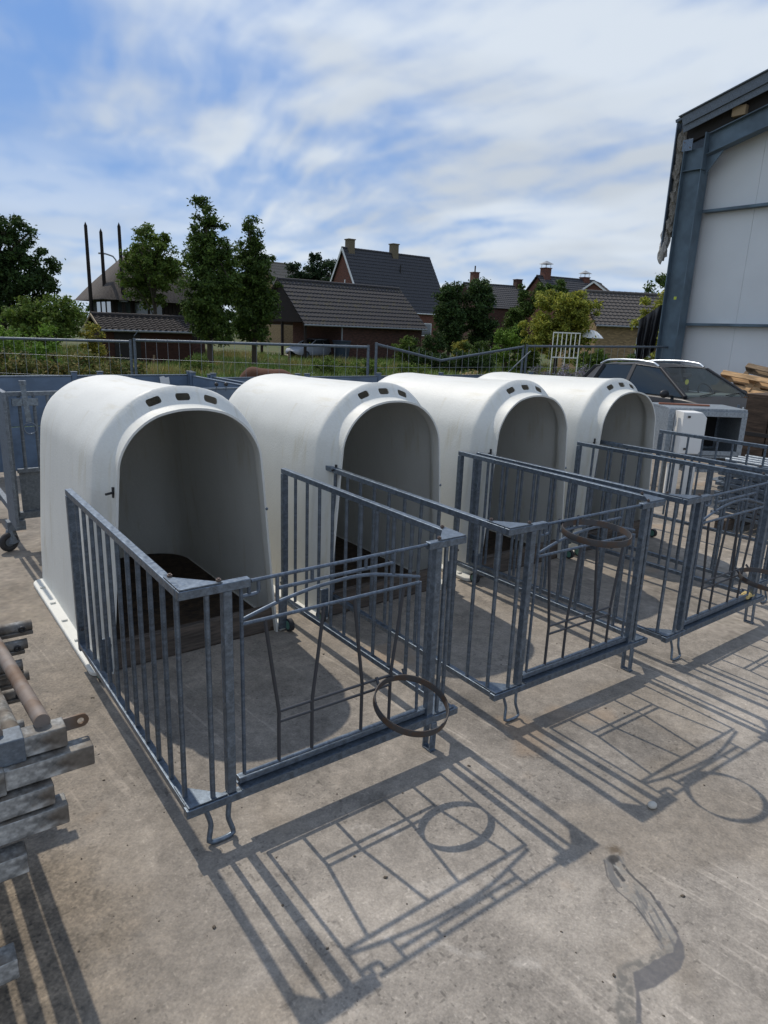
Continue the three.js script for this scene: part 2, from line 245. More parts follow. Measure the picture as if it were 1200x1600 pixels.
const hutchShell = (() => {
  const O = Object.fromEntries(Object.entries(PROF).map(([k, p]) => [k, outline(p)]));
  const secs = [[-1.635, inset(O.body, .17)], [-1.625, inset(O.body, .125)], [-1.60, inset(O.body, .075)], [-1.56, inset(O.body, .035)], [-1.50, inset(O.body, .01)], [-1.42, O.body], [-1.1, O.body], [-0.7, mix(O.body, O.front, .5)], [-0.32, O.front], [-0.23, mix(O.front, O.hood, .4)], [-0.185, mix(O.front, O.hood, .85)], [-0.163, O.hood], [-0.15, mix(O.hood, O.face, .1)], [-0.13, mix(O.hood, O.face, .4)], [-0.105, mix(O.hood, O.face, .8)], [-0.092, mix(O.face, O.lip, .1)], [-0.078, mix(O.face, O.lip, .5)], [-0.06, mix(O.face, O.lip, .85)], [-0.03, O.lip], [0, O.lip]];
  const n = O.body.length, pos = [], idx = [], T = 0.011;
  const addGrid = (list, flip) => { const o = pos.length / 3; for (const [z, s] of list) for (const [x, y] of s) pos.push(x, y, z); for (let k = 0; k + 1 < list.length; k++) for (let i = 0; i + 1 < n; i++) { const a = o + k * n + i, b = a + 1, c = a + n, d = c + 1; flip ? idx.push(a, c, b, b, c, d) : idx.push(a, b, c, b, d, c); } return o; };
  const inner = secs.map(([z, s], k) => [z + (k < 6 ? 0.012 : 0), inset(s, T)]);
  const a0 = addGrid(secs, true), b0 = addGrid(inner, false), m = secs.length;
  const fan = (o, z, flip) => { const c = pos.length / 3; pos.push(0, 0.55, z); const ring = []; for (let i = 0; i < n; i++) ring.push(o + i); for (let i = 0; i < n; i++) { const p = ring[i], q = ring[(i + 1) % n]; flip ? idx.push(c, q, p) : idx.push(c, p, q); } };
  fan(a0, -1.64, false); fan(b0, -1.626, true);
  const strip = (p, q) => { for (let i = 0; i + 1 < p.length; i++) idx.push(p[i], p[i + 1], q[i], p[i + 1], q[i + 1], q[i]); };
  const last = (o) => Array.from({ length: n }, (_, i) => o + (m - 1) * n + i), side = (o, i) => Array.from({ length: m }, (_, k) => o + k * n + i);
  strip(last(a0).reverse(), last(b0).reverse()); strip(side(a0, 0).reverse(), side(b0, 0).reverse()); strip(side(a0, n - 1), side(b0, n - 1)); strip([a0 + n - 1, a0], [b0 + n - 1, b0]);
  let g = new THREE.BufferGeometry(); g.setAttribute('position', new THREE.Float32BufferAttribute(pos, 3)); g.setIndex(idx); g.computeVertexNormals();
  g.setAttribute('uv', new THREE.Float32BufferAttribute(new Float32Array(pos.length / 3 * 2), 2));
  const slotShape = (w, h) => { const s = new THREE.Shape(), r = h * 0.85; s.moveTo(-w + r, -h); s.lineTo(w - r, -h); s.quadraticCurveTo(w, -h, w, -h + r); s.lineTo(w, h - r); s.quadraticCurveTo(w, h, w - r, h); s.lineTo(-w + r, h); s.quadraticCurveTo(-w, h, -w, h - r); s.lineTo(-w, -h + r); s.quadraticCurveTo(-w, -h, -w + r, -h); return s; };
  const ev = new Evaluator(); ev.attributes = ['position', 'normal', 'uv']; let br = new Brush(g); br.updateMatrixWorld();
  for (const [x, y, r] of [[-0.142, 1.286, 0.32], [0, 1.304, 0], [0.142, 1.286, -0.32]]) {
    const c = new Brush(new THREE.ExtrudeGeometry(slotShape(0.036, 0.0165), { depth: 0.19, bevelEnabled: false, curveSegments: 5 }).translate(0, 0, -0.24)); c.position.set(x, y, 0); c.rotation.z = r; c.updateMatrixWorld();
    br = ev.evaluate(br, c, SUBTRACTION); br.updateMatrixWorld();
  }
  const cg = br.geometry; cg.clearGroups(); return metric(toCreasedNormals(cg.index ? cg.toNonIndexed() : cg, 0.62));
})();
function hutch(x, z, label) {
  const t = thing('calf_hutch', label, 'calf hutch', [x, 0, z], 0, 'white plastic calf hutches in a row');
  part('shell', hutchShell, M.shell, t);
  for (const s of [-1, 1]) { // ground flange, with bolt bosses
    const sh = new THREE.Shape(); sh.moveTo(s * 0.462, 1.46); sh.quadraticCurveTo(s * 0.535, 1.46, s * 0.535, 1.38); sh.lineTo(s * 0.535, 0.06); sh.quadraticCurveTo(s * 0.535, 0.0, s * 0.462, 0.0); sh.lineTo(s * 0.462, 1.46);
    const fl = part('ground_flange', once('flange' + s, () => metric(new THREE.ExtrudeGeometry(sh, { depth: 0.016, bevelEnabled: true, bevelSize: 0.004, bevelThickness: 0.004, bevelSegments: 1 }).rotateX(-Math.PI / 2).translate(0, 0.006, 0))), M.shell, t);
    for (let k = 0; k < 5; k++) boxAt('lug', [s * 0.507, 0.03, -0.12 - k * 0.29], [0.03, 0.012, 0.02], M.shell, fl, 0.004);
  }
  part('floor_litter', once('litter', () => { const s = new THREE.Shape(); s.moveTo(-.46, .03); s.lineTo(.46, .03); s.lineTo(.462, 1.35); s.quadraticCurveTo(.455, 1.54, .27, 1.6); s.quadraticCurveTo(0, 1.63, -.27, 1.6); s.quadraticCurveTo(-.455, 1.54, -.462, 1.35); return metric(new THREE.ExtrudeGeometry(s, { depth: 0.022, bevelEnabled: false, curveSegments: 8 }).rotateX(-Math.PI / 2)); }), M.litter, t).position.y = 0.002;
  const kb = boxAt('kick_board', [0, 0.075, -0.045], [0.88, 0.14, 0.04], M.board, t, 0.004); kb.rotation.y = 0.012;
  for (const s of [-1, 1]) { // corner bracket and small wheel
    const br = boxAt('wheel_bracket', [s * 0.472, 0.11, 0.012], [0.05, 0.18, 0.014], M.galv, t, 0.003);
    const w = part('wheel', once('hw', () => metric(new THREE.CylinderGeometry(0.036, 0.036, 0.026, 20).rotateZ(Math.PI / 2))), M.rubber, t); w.position.set(s * 0.505, 0.04, 0.03);
    const hub = part('hub', once('hwh', () => new THREE.CylinderGeometry(0.024, 0.024, 0.031, 16).rotateZ(Math.PI / 2)), M.green, w);
  }
  const pin = thingPart(t); return t;
}
function thingPart(t) { // black wing pin on the shell's left side, small rivet on the right jamb
  const p = part('latch_pin', once('pin', () => mergeGeometries([placed(new THREE.CylinderGeometry(0.006, 0.006, 0.05, 8), 0, 0, 0, 0, 0, Math.PI / 2), placed(new THREE.BoxGeometry(0.008, 0.05, 0.012), 0.02, 0, 0)])), M.black, t); p.position.set(-0.392, 0.885, -0.03); p.rotation.y = 0.5;
  const r = part('rivet', once('rv', () => new THREE.SphereGeometry(0.008, 8, 6)), M.galv, t); r.position.set(0.385, 0.72, 0.0); return p;
}
hutch(1.21, -3.12, 'white calf hutch nearest the steel frame pile, leftmost of the four');
hutch(2.425, -3.12, 'white calf hutch second from left, directly right of the leftmost hutch');
hutch(3.655, -3.12, 'white calf hutch third from left, between the second and the rightmost hutch');
hutch(4.78, -3.12, 'rightmost white calf hutch, in front of the dark car');

// ------------------------------------------------------------------ galvanised calf pens
function ringG(R) { const pts = [[R - 0.003, -0.013], [R + 0.003, -0.013], [R + 0.003, 0.013], [R - 0.003, 0.013], [R - 0.003, -0.013]].map(([x, y]) => new THREE.Vector2(x, y)); return metric(new THREE.LatheGeometry(pts, 44)); }
function pen(x, z, yaw, W, L, rings, label, looped) {
  const t = thing('calf_pen', label, 'calf pen', [x, 0, z], yaw, 'galvanised calf pens in front of the hutches'), H = 0.895, h = 0.15;
  const side = (sx, rx) => {
    const s = sx === 0 ? 1 : -1;
    beamTo('top_rail', [sx, H - 0.014, 0.0], [sx, H - 0.014, -L], 0.03, 0.028, M.galv, t);
    beamTo('bottom_rail', [sx, h - 0.012, 0.0], [sx, h - 0.03, -L], 0.03, 0.026, M.galv, t);
    beamTo('rear_post', [sx, h - 0.06, -L + 0.015], [sx, H - 0.03, -L + 0.015], 0.032, 0.032, M.galv, t);
    const nb = 11; for (let k = 1; k <= nb; k++) { const zz = -L + 0.015 + (L - 0.05) * k / nb; rodTo('bar', [sx, h + 0.001, zz], [sx, H - 0.028, zz], 0.0088, M.galv, t); }
    const hook = rodTo('hook', [sx, h + 0.06, -L - 0.03], [sx, h + 0.06, -L + 0.05], 0.008, M.darkRod, t);
  };
  side(0); side(W);
  // front: short top stubs with gussets, posts, sill
  beamTo('front_stub', [-0.015, H - 0.014, 0.016], [0.215, H - 0.014, 0.016], 0.03, 0.0285, M.galv, t);
  beamTo('front_stub', [W - 0.17, H - 0.014, 0.016], [W + 0.015, H - 0.014, 0.016], 0.03, 0.0285, M.galv, t);
  for (const s of [1, -1]) for (const yy of [H + 0.0015, h + 0.003]) {
    const sh = new THREE.Shape(); sh.moveTo(0, 0); sh.lineTo(0.135 * s, 0); sh.lineTo(0.1 * s, 0.035); sh.lineTo(0.035 * s, 0.1); sh.lineTo(0, 0.135);
    const gz = part('corner_gusset', once('gus' + s, () => metric(new THREE.ExtrudeGeometry(sh, { depth: 0.004, bevelEnabled: false }).rotateX(-Math.PI / 2))), M.galv, t); gz.position.set(s > 0 ? -0.012 : W + 0.012, yy, 0.028);
    if (yy > 0.5) for (const [bx, bz] of [[0.125, -0.014], [0.014, -0.125]]) { const b = part('bolt', once('bolt', () => mergeGeometries([new THREE.CylinderGeometry(0.0085, 0.0085, 0.007, 6), new THREE.CylinderGeometry(0.0045, 0.0045, 0.014, 6)])), M.bolt, t); b.position.set(s > 0 ? bx - 0.01 : W + 0.01 - bx, yy + 0.007, 0.03 + bz); }
  }
  beamTo('front_sill', [-0.02, h - 0.014, 0.018], [W + 0.03, h - 0.014, 0.018], 0.032, 0.03, M.galv, t);
  beamTo('threshold', [0.17, h + 0.026, 0.0], [W - 0.1, h + 0.026, 0.0], 0.03, 0.022, M.galv, t);
  boxAt('threshold_plate', [(W + 0.07) / 2, h + 0.005, 0.0], [W - 0.27, 0.005, 0.075], M.galv, t, 0);
  beamTo('gate_post', [0.139, h + 0.002, 0.012], [0.139, H - 0.029, 0.012], 0.03, 0.03, M.galv, t);
  beamTo('gate_post', [W - 0.118, h + 0.002, 0.012], [W - 0.118, H - 0.029, 0.012], 0.03, 0.03, M.galv, t);
  rodTo('bar', [0.075, h, 0.016], [0.075, H - 0.028, 0.016], 0.0088, M.galv, t);
  rodTo('bar', [W - 0.075, h, 0.016], [W - 0.075, H - 0.028, 0.016], 0.0088, M.galv, t);
  // gate of bent rod, three main runs and four feeding-gap bars
  const k = (W - 0.29) / 0.816, U = (u) => 0.19 + (u - 0.19) * k, R = 0.0065, gate = new THREE.Group(); gate.name = 'gate'; t.add(gate);
  const r2 = (n, a, b, m = M.rod, r = R) => rodTo(n, [U(a[0]), a[1], 0.014], [U(b[0]), b[1], 0.014], r, m, gate, 7);
  r2('stile', [0.188, 0.20], [0.188, 0.868]); r2('stile', [0.925, 0.195], [0.91, 0.745]);
  r2('lower_rod', [0.19, 0.741], [0.906, 0.742]); r2('second_rod', [0.318, 0.838], [0.78, 0.842]); r2('upper_rod', [0.222, 0.881], [0.94, 0.885]);
  r2('bottom_rod', [0.188, 0.20], [0.926, 0.196]);
  part('arched_rod', tubeG([[0.192, 0.757], [0.31, 0.789], [0.443, 0.812], [0.59, 0.821], [0.70, 0.812], [0.905, 0.764]].map(([u, y]) => [U(u), y, 0.014]), R, 28), M.rod, gate);
  for (const [u, a, b] of [[0.313, 0.785, 0.884], [0.442, 0.838, 0.882], [0.658, 0.841, 0.884], [0.782, 0.797, 0.884]]) r2('spacer', [u, a], [u, b]);
  part('latch_loop', tubeG([[0.19, 0.835], [0.245, 0.838], [0.247, 0.878]].map(([u, y]) => [U(u), y, 0.014]), R, 10), M.rod, gate);
  r2('spacer', [0.215, 0.84], [0.215, 0.87]);
  for (const [a, b] of [[0.268, 0.317], [0.49, 0.447], [0.613, 0.658], [0.833, 0.788]]) part('feeding_bar', tubeG([[U(a), 0.742, 0.014], [U(lerp(a, b, 0.5)), 0.565, 0.014], [U(b), 0.395, 0.014], [U(b), 0.36, 0.014], [U(b), 0.2, 0.014]], R, 24), M.darkRod, gate);
  for (const y of [0.391, 0.3515]) r2('cross_rod', [0.318, y], [0.79, y], M.darkRod, 0.0055);
  for (const [u, y, zz, tilt, R0] of rings) {
    const g = part('bucket_ring', once('ring' + R0, () => ringG(R0)), M.ring, t); g.position.set(U(u), y, zz); g.rotation.x = tilt;
    for (const s of [-1, 1]) rodTo('ring_hook', [s * 0.062, 0, -Math.sqrt(R0 * R0 - 0.0038)], [s * 0.062, 0.022, -R0 - 0.012], 0.006, M.darkRod, g);
  }
  // feet
  const foot = (u) => part('foot', tubeG([[u - 0.045, h - 0.02, 0.02], [u - 0.03, 0.07, 0.03], [u - 0.042, 0.014, 0.042], [u, 0.008, 0.045], [u + 0.042, 0.014, 0.042], [u + 0.03, 0.07, 0.03], [u + 0.04, h - 0.02, 0.02]], looped ? 0.0065 : 0.009, 30), M.galv, t);
  foot(0.09); 
  for (const zz of [0.03, -0.012]) beamTo('foot_leg', [W - 0.11, 0.0, zz + 0.012], [W - 0.095, h - 0.03, zz], 0.03, 0.008, M.galv, t);
  for (const zz of [0.03]) boxAt('foot_pad', [W - 0.11, 0.004, zz - 0.005], [0.03, 0.007, 0.05], M.galv, t, 0);
  return t;
}
pen(0.655, -1.842, -0.011, 1.106, 1.445, [[0.785, 0.335, 0.150, 0.30, 0.138]], 'galvanised calf pen nearest the camera, before the leftmost hutch', false);
pen(2.006, -1.809, -0.024, 1.059, 1.484, [[0.40, 0.855, 0.148, 0.06, 0.142]], 'second calf pen from left with its bucket ring hooked high on the gate', true);
pen(3.192, -1.725, 0.008, 1.063, 1.454, [[0.785, 0.36, 0.155, 0.1, 0.142]], 'third calf pen from left with a yellow lump on its sill', true);
pen(4.478, -1.86, 0.004, 1.085, 1.455, [[0.785, 0.36, 0.155, 0.1, 0.142]], 'rightmost calf pen, running out of the picture beside the stacked decks', true);
// ------------------------------------------------------------------ pile of galvanised frames at the left
{
  const lab = ['lug-ended galvanised barrier on top of the steel pile at left', 'galvanised barrier second from top with the longest square beam in the steel pile', 'weathered galvanised barrier third from top of the left steel pile', 'weathered galvanised barrier fourth from top with a notched beam end', 'dark short-ended galvanised barrier fifth from top of the left pile', 'rusty galvanised barrier at the bottom of the left steel pile'];
  // top of near beam: height, x of its end, z; then far tube: x of its end, z
  const F = [[0.605, 0.306, -1.79, 0.361, -2.56], [0.545, 0.364, -1.765, 0.338, -2.54], [0.48, 0.256, -1.75, 0.312, -2.515], [0.42, 0.284, -1.74, 0.332, -2.54], [0.345, 0.174, -1.71, 0.33, -2.57], [0.195, 0.112, -1.56, 0.306, -2.60]];
  F.forEach(([y, xe, z, xb, zb], k) => {
    const t = thing('steel_barrier', lab[k], 'barrier', [0, 0, 0], 0, 'galvanised barriers stacked at the left'), s = 0.055, yc = y - s / 2 - 0.001, dz = (k % 3 - 1) * 0.012, yn = yc + 0.068; xe *= 0.933; z *= 0.933;
    const b = beamTo('end_beam', [-1.35, yn - 0.004, z - 0.03 + dz], [xe, yn, z], s, s, M.worn, t, 0.004);
    if (k === 0 || k === 1) beamTo('sleeve', [-0.5, yn, z - 0.012], [xe - (k ? 0.2 : 0.095), yn, z - 0.002], s + 0.011, s + 0.011, k ? M.worn : M.galvDull, t, 0.004);
    const tb = rodTo('end_tube', [-1.35, yc - 0.006, zb - 0.03], [xb, yc - 0.002, zb], 0.019, M.worn, t, 14);
    beamTo('tube_foot', [-0.2, yc - 0.024, zb + 0.002], [xb - 0.012 * (k % 2), yc - 0.024, zb + 0.008], 0.028, 0.014, M.worn, t, 0.003);
    const ey = part('tube_eye', once('eye', () => new THREE.TorusGeometry(0.008, 0.004, 6, 14)), M.black, t); ey.position.set(xb - 0.035, yc - 0.006, zb + 0.02);
    for (const px of k === 0 ? [0.235, 0.13] : k === 1 ? [0.19, -0.1] : k === 2 ? [0.07, -0.3] : [-0.15, -0.6]) rodTo('long_tube', [px - 0.02, yc + (k ? 0 : 0.03), zb - 0.05], [px + 0.002, yn + (k ? 0 : 0.04), z - (k ? 0.03 : 0.005)], k ? 0.0225 : 0.0195, k ? M.worn : M.rustPipe, t, 14);
    for (const px of [-0.05, -0.8]) rodTo('rung', [px, yn, z - 0.05], [px, yc, zb + 0.02], 0.014, M.worn, t, 10);
    if (k === 0) { // perforated lug at the end
      const sh = new THREE.Shape(); sh.moveTo(0, -0.018); sh.lineTo(0.05, -0.018); sh.absarc(0.05, 0, 0.018, -Math.PI / 2, Math.PI / 2); sh.lineTo(0, 0.018); const ho = new THREE.Path(); ho.absarc(0.048, 0, 0.0085, 0, Math.PI * 2, true); sh.holes.push(ho);
      const l = part('lug', metric(new THREE.ExtrudeGeometry(sh, { depth: 0.006, bevelEnabled: false, curveSegments: 10 })), M.rustPipe, t); l.position.set(xe - 0.006, yn + 0.004, z - 0.026);
    }
  });
  const t = thing('timber_bearer', 'dark timber bearer under the steel pile at left', 'timber', [0, 0, 0]);
  beamTo('bearer', [-1.3, 0.103, -1.6], [0.02, 0.103, -1.53], 0.09, 0.204, M.board, t, 0.006);
  const t2 = thing('timber_bearer', 'timber bearer under the far ends of the steel pile', 'timber', [0, 0, 0]);
  beamTo('bearer', [-1.3, 0.07, -2.62], [0.2, 0.07, -2.56], 0.09, 0.138, M.board, t2, 0.006);
}
// ------------------------------------------------------------------ wheeled cage behind the first hutch
const steelBlueT = (() => { const f = TN(256, (i, j) => fbm(i * 0.03, j * 0.06, 5)), g = TN(256, (i, j) => fbm(i * 0.2, j * 0.2, 2)); return tex(256, 256, (i, j) => { const v = 0.9 + (f(i, j) - 0.5) * 0.35 + (g(i, j) - 0.5) * 0.08; return [0.40 * v, 0.475 * v, 0.56 * v]; }, true, 0.7); })();
M.bluePanel = mat({ map: steelBlueT, roughness: 0.55, metalness: 0.15, bumpMap: grainT, bumpScale: 0.0006 });
M.white = mat({ color: lin(0.74, 0.74, 0.72), roughness: 0.6 });
{
  const t = thing('wheeled_cage', 'galvanised barred cage on castors behind the leftmost hutch', 'cage', [0.745, 0, -5.4]), W = 1.15;
  beamTo('top_rail', [0, 1.125, 0], [W, 1.125, 0], 0.03, 0.03, M.galvDull, t); beamTo('bottom_rail', [0, 0.245, 0], [W, 0.245, 0], 0.04, 0.05, M.galvDull, t); beamTo('mid_rail', [0.03, 0.575, 0], [W, 0.575, 0], 0.028, 0.03, M.galvDull, t);
  for (const x of [0, 0.5, W]) beamTo('post', [x, 0.24, 0.002], [x, 1.14, 0.002], 0.036, 0.036, M.galvDull, t);
  for (const x of [0.085, 0.18, 0.27, 0.36, 0.44, 0.58, 0.68, 0.78, 0.88, 0.98, 1.07]) rodTo('bar', [x, 0.58, 0], [x, 1.11, 0], 0.012, M.galvDull, t);
  boxAt('lower_sheet', [0.26, 0.41, -0.012], [0.44, 0.30, 0.004], M.galvDull, t, 0); boxAt('lower_sheet', [0.83, 0.41, -0.012], [0.6, 0.30, 0.004], M.galvDull, t, 0);
  const br = boxAt('ring_bracket', [0.118, 1.07, 0.03], [0.17, 0.055, 0.012], M.galv, t); const st = beamTo('ring_strap', [0.112, 1.19, 0.04], [0.13, 0.925, 0.04], 0.036, 0.006, M.galv, t, 0);
  const bk = part('ring_eye', once('re', () => metric(new THREE.TorusGeometry(0.04, 0.0045, 8, 28))), M.galv, t); bk.position.set(0.132, 0.885, 0.05);
  boxAt('strap_cap', [0.112, 1.205, 0.04], [0.045, 0.03, 0.03], M.galvDull, t);
  for (const x of [0.0, W]) for (const z of [0.0, -1.0]) {
    boxAt('castor_plate', [x - 0.02, 0.185, z + 0.02], [0.12, 0.07, 0.09], M.galvDull, t);
    const f = part('castor_fork', once('fork', () => metric(new THREE.CylinderGeometry(0.03, 0.055, 0.1, 4))), M.galvDull, t); f.position.set(x - 0.06, 0.11, z + 0.04);
    const w = part('castor_wheel', once('cw', () => metric(new THREE.TorusGeometry(0.05, 0.022, 10, 22))), M.rubber, t); w.position.set(x - 0.08, 0.073, z + 0.055); w.rotation.y = 0.4;
    part('castor_hub', once('cwh', () => new THREE.CylinderGeometry(0.032, 0.032, 0.03, 14).rotateX(Math.PI / 2)), M.galvDull, w);
  }
  boxAt('side_panel', [-0.045, 0.69, 0.14], [0.022, 0.95, 0.32], M.galvDull, t, 0.004);
  beamTo('side_rail', [0, 1.125, 0], [0, 1.125, -1], 0.03, 0.03, M.galvDull, t); beamTo('side_rail', [0, 0.245, 0], [0, 0.245, -1], 0.04, 0.05, M.galvDull, t);
}
// ------------------------------------------------------------------ blue-grey panel walls behind
function panelWall(label, a, b, y1, posts, extra) {
  const A = V(a[0], 0, a[1]), B = V(b[0], 0, b[1]), len = A.distanceTo(B), t = thing('panel_wall', label, 'panel wall', [a[0], 0, a[1]], -Math.atan2(b[1] - a[1], b[0] - a[0]), 'blue-grey panel walls behind the hutches');
  const n = posts.length - 1;
  for (let k = 0; k < n; k++) { const x0 = posts[k] * len + 0.03, x1 = posts[k + 1] * len - 0.03; for (const [lo, hi] of [[0.05, y1 * 0.5 - 0.004], [y1 * 0.5 + 0.004, y1]]) boxAt('panel', [(x0 + x1) / 2, (lo + hi) / 2, 0], [x1 - x0, hi - lo, 0.03], M.bluePanel, t, 0.004); beamTo('cap_rail', [x0, y1 + 0.008, 0], [x1, y1 + 0.008, 0], 0.04, 0.014, M.galv, t, 0.002); }
  for (const p of posts) { beamTo('post', [p * len, 0, 0], [p * len, y1 + 0.045, 0], 0.055, 0.055, M.bluePanel, t, 0.004); boxAt('post_cap', [p * len, y1 + 0.05, 0], [0.065, 0.012, 0.065], M.galvDull, t, 0.002); }
  return t;
}
panelWall('long blue-grey panel wall along the yard edge, left of the pony', [-2.2, -8.05], [3.1, -8.05], 1.04, [0, 0.25, 0.5, 0.755, 0.806, 1]);
panelWall('blue-grey panel wall along the yard edge, under the bent fence panel', [3.36, -8.05], [9.2, -8.05], 1.0, [0, 0.21, 0.235, 0.44, 0.645, 0.85, 1]);
panelWall('blue-grey partition running forward from the wall corner between first hutches', [3.1, -7.98], [3.12, -6.4], 1.035, [0.02, 1]);
panelWall('second blue-grey partition just right of the corner partition', [3.36, -7.98], [3.36, -6.4], 1.02, [0.02, 1]);
const fp = panelWall('near blue-grey panel with two black knobs between first and second hutch', [2.1, -6.34], [3.06, -6.34], 1.035, [0, 1]);
for (const x of [0.60, 0.70]) { rodTo('knob_stem', [x, 1.02, 0.02], [x, 1.075, 0.02], 0.006, M.galv, fp); const k = part('knob', once('knob', () => new THREE.SphereGeometry(0.02, 14, 10)), M.black, fp); k.position.set(x, 1.085, 0.02); }
{ const s = new THREE.Shape(); [[-.06, -.09], [.05, -.09], [.045, -.02], [.07, .0], [.06, .08], [.02, .07], [.0, .09], [-.05, .08], [-.04, .0], [-.065, -.02]].forEach(([x, y], i) => i ? s.lineTo(x, y) : s.moveTo(x, y));
  const o = part('paper_sticker', new THREE.ExtrudeGeometry(s, { depth: 0.002, bevelEnabled: false }), M.white, scene); o.position.set(2.78, 0.95, -8.03); tag(o, 'torn white sticker on the blue-grey panel wall', 'sticker'); }

// ------------------------------------------------------------------ mesh site fence
M.fence = mat({ color: lin(0.44, 0.47, 0.50), map: galvT, roughness: 0.55, metalness: 0.5 });
M.wire = mat({ color: lin(0.30, 0.32, 0.34), roughness: 0.5, metalness: 0.5 });
function siteFence(label, a, b, ya, yb, dent) { // a, b: [e, n]; tops ya, yb; dent: [fraction, drop] of the top tube
  const [ax, az] = at(...a), [bx, bz] = at(...b), t = thing('site_fence_panel', label, 'fence panel', [ax, -0.5, az], Math.atan2(-(bz - az), bx - ax), 'mesh site fence panels at the yard edge'), len = Math.hypot(bx - ax, bz - az);
  const ha = ya + 0.5, hb = yb + 0.5, topAt = (f) => lerp(ha, hb, f) - (dent ? dent[1] * (f < dent[0] ? f / dent[0] : (1 - f) / (1 - dent[0])) : 0) - 0.03;
  rodTo('post', [0, 0.0, 0], [0, ha, 0], 0.021, M.fence, t, 12); rodTo('post', [len, 0, 0], [len, hb, 0], 0.021, M.fence, t, 12);
  if (dent) { rodTo('top_tube', [0, topAt(0), 0], [dent[0] * len, topAt(dent[0]), 0], 0.021, M.fence, t, 12); rodTo('top_tube', [dent[0] * len, topAt(dent[0]), 0], [len, topAt(1), 0], 0.021, M.fence, t, 12); }
  else rodTo('top_tube', [0, topAt(0), 0], [len, topAt(1), 0], 0.021, M.fence, t, 12);
  rodTo('bottom_tube', [0, 0.12, 0], [len, 0.12, 0], 0.021, M.fence, t, 12);
  const n = Math.round(len / 0.165); for (let k = 1; k < n; k++) { const f = k / n, y = dent ? Math.min(topAt(f) + (f > 0.15 && f < 0.8 ? 0.1 : 0.03), lerp(ha, hb, f)) : topAt(f) + 0.035, j = dent ? (rnd() - 0.5) * 0.07 : 0; rodTo('wire', [f * len, 0.1, 0.008], [f * len + j, y, 0.008 + j * 0.4], 0.0026, M.wire, t, 5); }
  for (const y of [0.4, 0.7, 1.0, 1.3, 1.6]) if (!dent || y < topAt(dent[0])) rodTo('wire', [0, y, -0.004], [len, y, -0.004], 0.0026, M.wire, t, 5);
  for (const x of [0, len]) boxAt('foot_block', [x, 0.07, 0], [0.22, 0.14, 0.66], mat({ color: lin(0.33, 0.32, 0.3), roughness: 0.95 }), t, 0.02);
  return t;
}
siteFence('leftmost mesh fence panel, beside the brushwood', [-6.55, 10.62], [-3.93, 10.52], 1.345, 1.375);
const fp2 = siteFence('mesh fence panel before the two columnar trees and the pony', [-3.86, 10.5], [-0.33, 10.5], 1.40, 1.43);
rodTo('clamp_wire', [0.0, 1.93, 0], [0.09, 2.03, 0.02], 0.006, M.fence, fp2);
siteFence('mesh fence panel with its top tube bent down in the middle', [-0.21, 10.5], [2.40, 12.6], 1.475, 1.49, [0.40, 0.24]);
siteFence('mesh fence panel before the lavender and the trellis', [2.47, 12.62], [5.9, 14.25], 1.50, 1.575);
{ const [x, z] = at(1.78, 12.1); const o = part('bent_wire', tubeG([[0, 0.3, 0], [-0.1, 0.75, 0], [0.1, 1.3, 0.02], [0.5, 1.75, 0.02], [0.66, 1.9, 0]].map(([a, b, c]) => [x + a * CA, b - 0.5, z + a * SA + c]), 0.012, 24), M.fence, scene); tag(o, 'loose bent wire hanging on the dented fence panel', 'wire'); }

// ------------------------------------------------------------------ steel-framed barn at the right
M.steel = mat({ map: (() => { const f = TN(256, (i, j) => fbm(i * 0.03, j * 0.03, 5)); return tex(256, 256, (i, j) => { const v = 0.92 + (f(i, j) - 0.5) * 0.45; return [0.385 * v, 0.455 * v, 0.505 * v]; }, true, 0.6); })(), roughness: 0.55, metalness: 0.25, bumpMap: grainT, bumpScale: 0.0008 });
M.sheetWhite = mat({ map: (() => { const f = TN(256, (i, j) => fbm(i * 0.02, j * 0.02, 5)); return tex(256, 256, (i, j) => { const v = 0.84 + (f(i, j) - 0.5) * 0.08; return [v * 0.985, v, v * 1.005]; }, true, 0.3); })(), roughness: 0.6 });
M.dark = mat({ color: lin(0.03, 0.027, 0.025), roughness: 0.9 });
M.wool = mat({ color: lin(0.24, 0.22, 0.19), roughness: 1, bumpMap: grainT, bumpScale: 0.02 });
const brickT = (col, mortar, bw, bh, vary) => { const n = 512; return tex(n, n, (i, j) => { const rows = 16, row = Math.floor(j / n * rows), cols = 5, x = i / n * cols + (row & 1) * 0.5, c = Math.floor(x), fx = x - c, fy = j / n * rows - row, e = Math.min(fx * 3.2, (1 - fx) * 3.2, fy, 1 - fy), m = e < 0.09; const v = 1 + (h2(((c % cols) + cols) % cols + 3, row + 7) - 0.5) * vary + (vn(i * 0.3, j * 0.3) - 0.5) * 0.14; return m ? mortar : col.map((q) => q * v); }, true, 0.95); };
M.brickDark = mat({ map: brickT([0.30, 0.195, 0.165], [0.25, 0.22, 0.20], 0, 0, 0.35), roughness: 0.95 });
M.brickRed = mat({ map: brickT([0.40, 0.235, 0.185], [0.42, 0.37, 0.33], 0, 0, 0.35), roughness: 0.95 });
M.brickOchre = mat({ map: brickT([0.56, 0.47, 0.34], [0.52, 0.46, 0.38], 0, 0, 0.25), roughness: 0.95 });
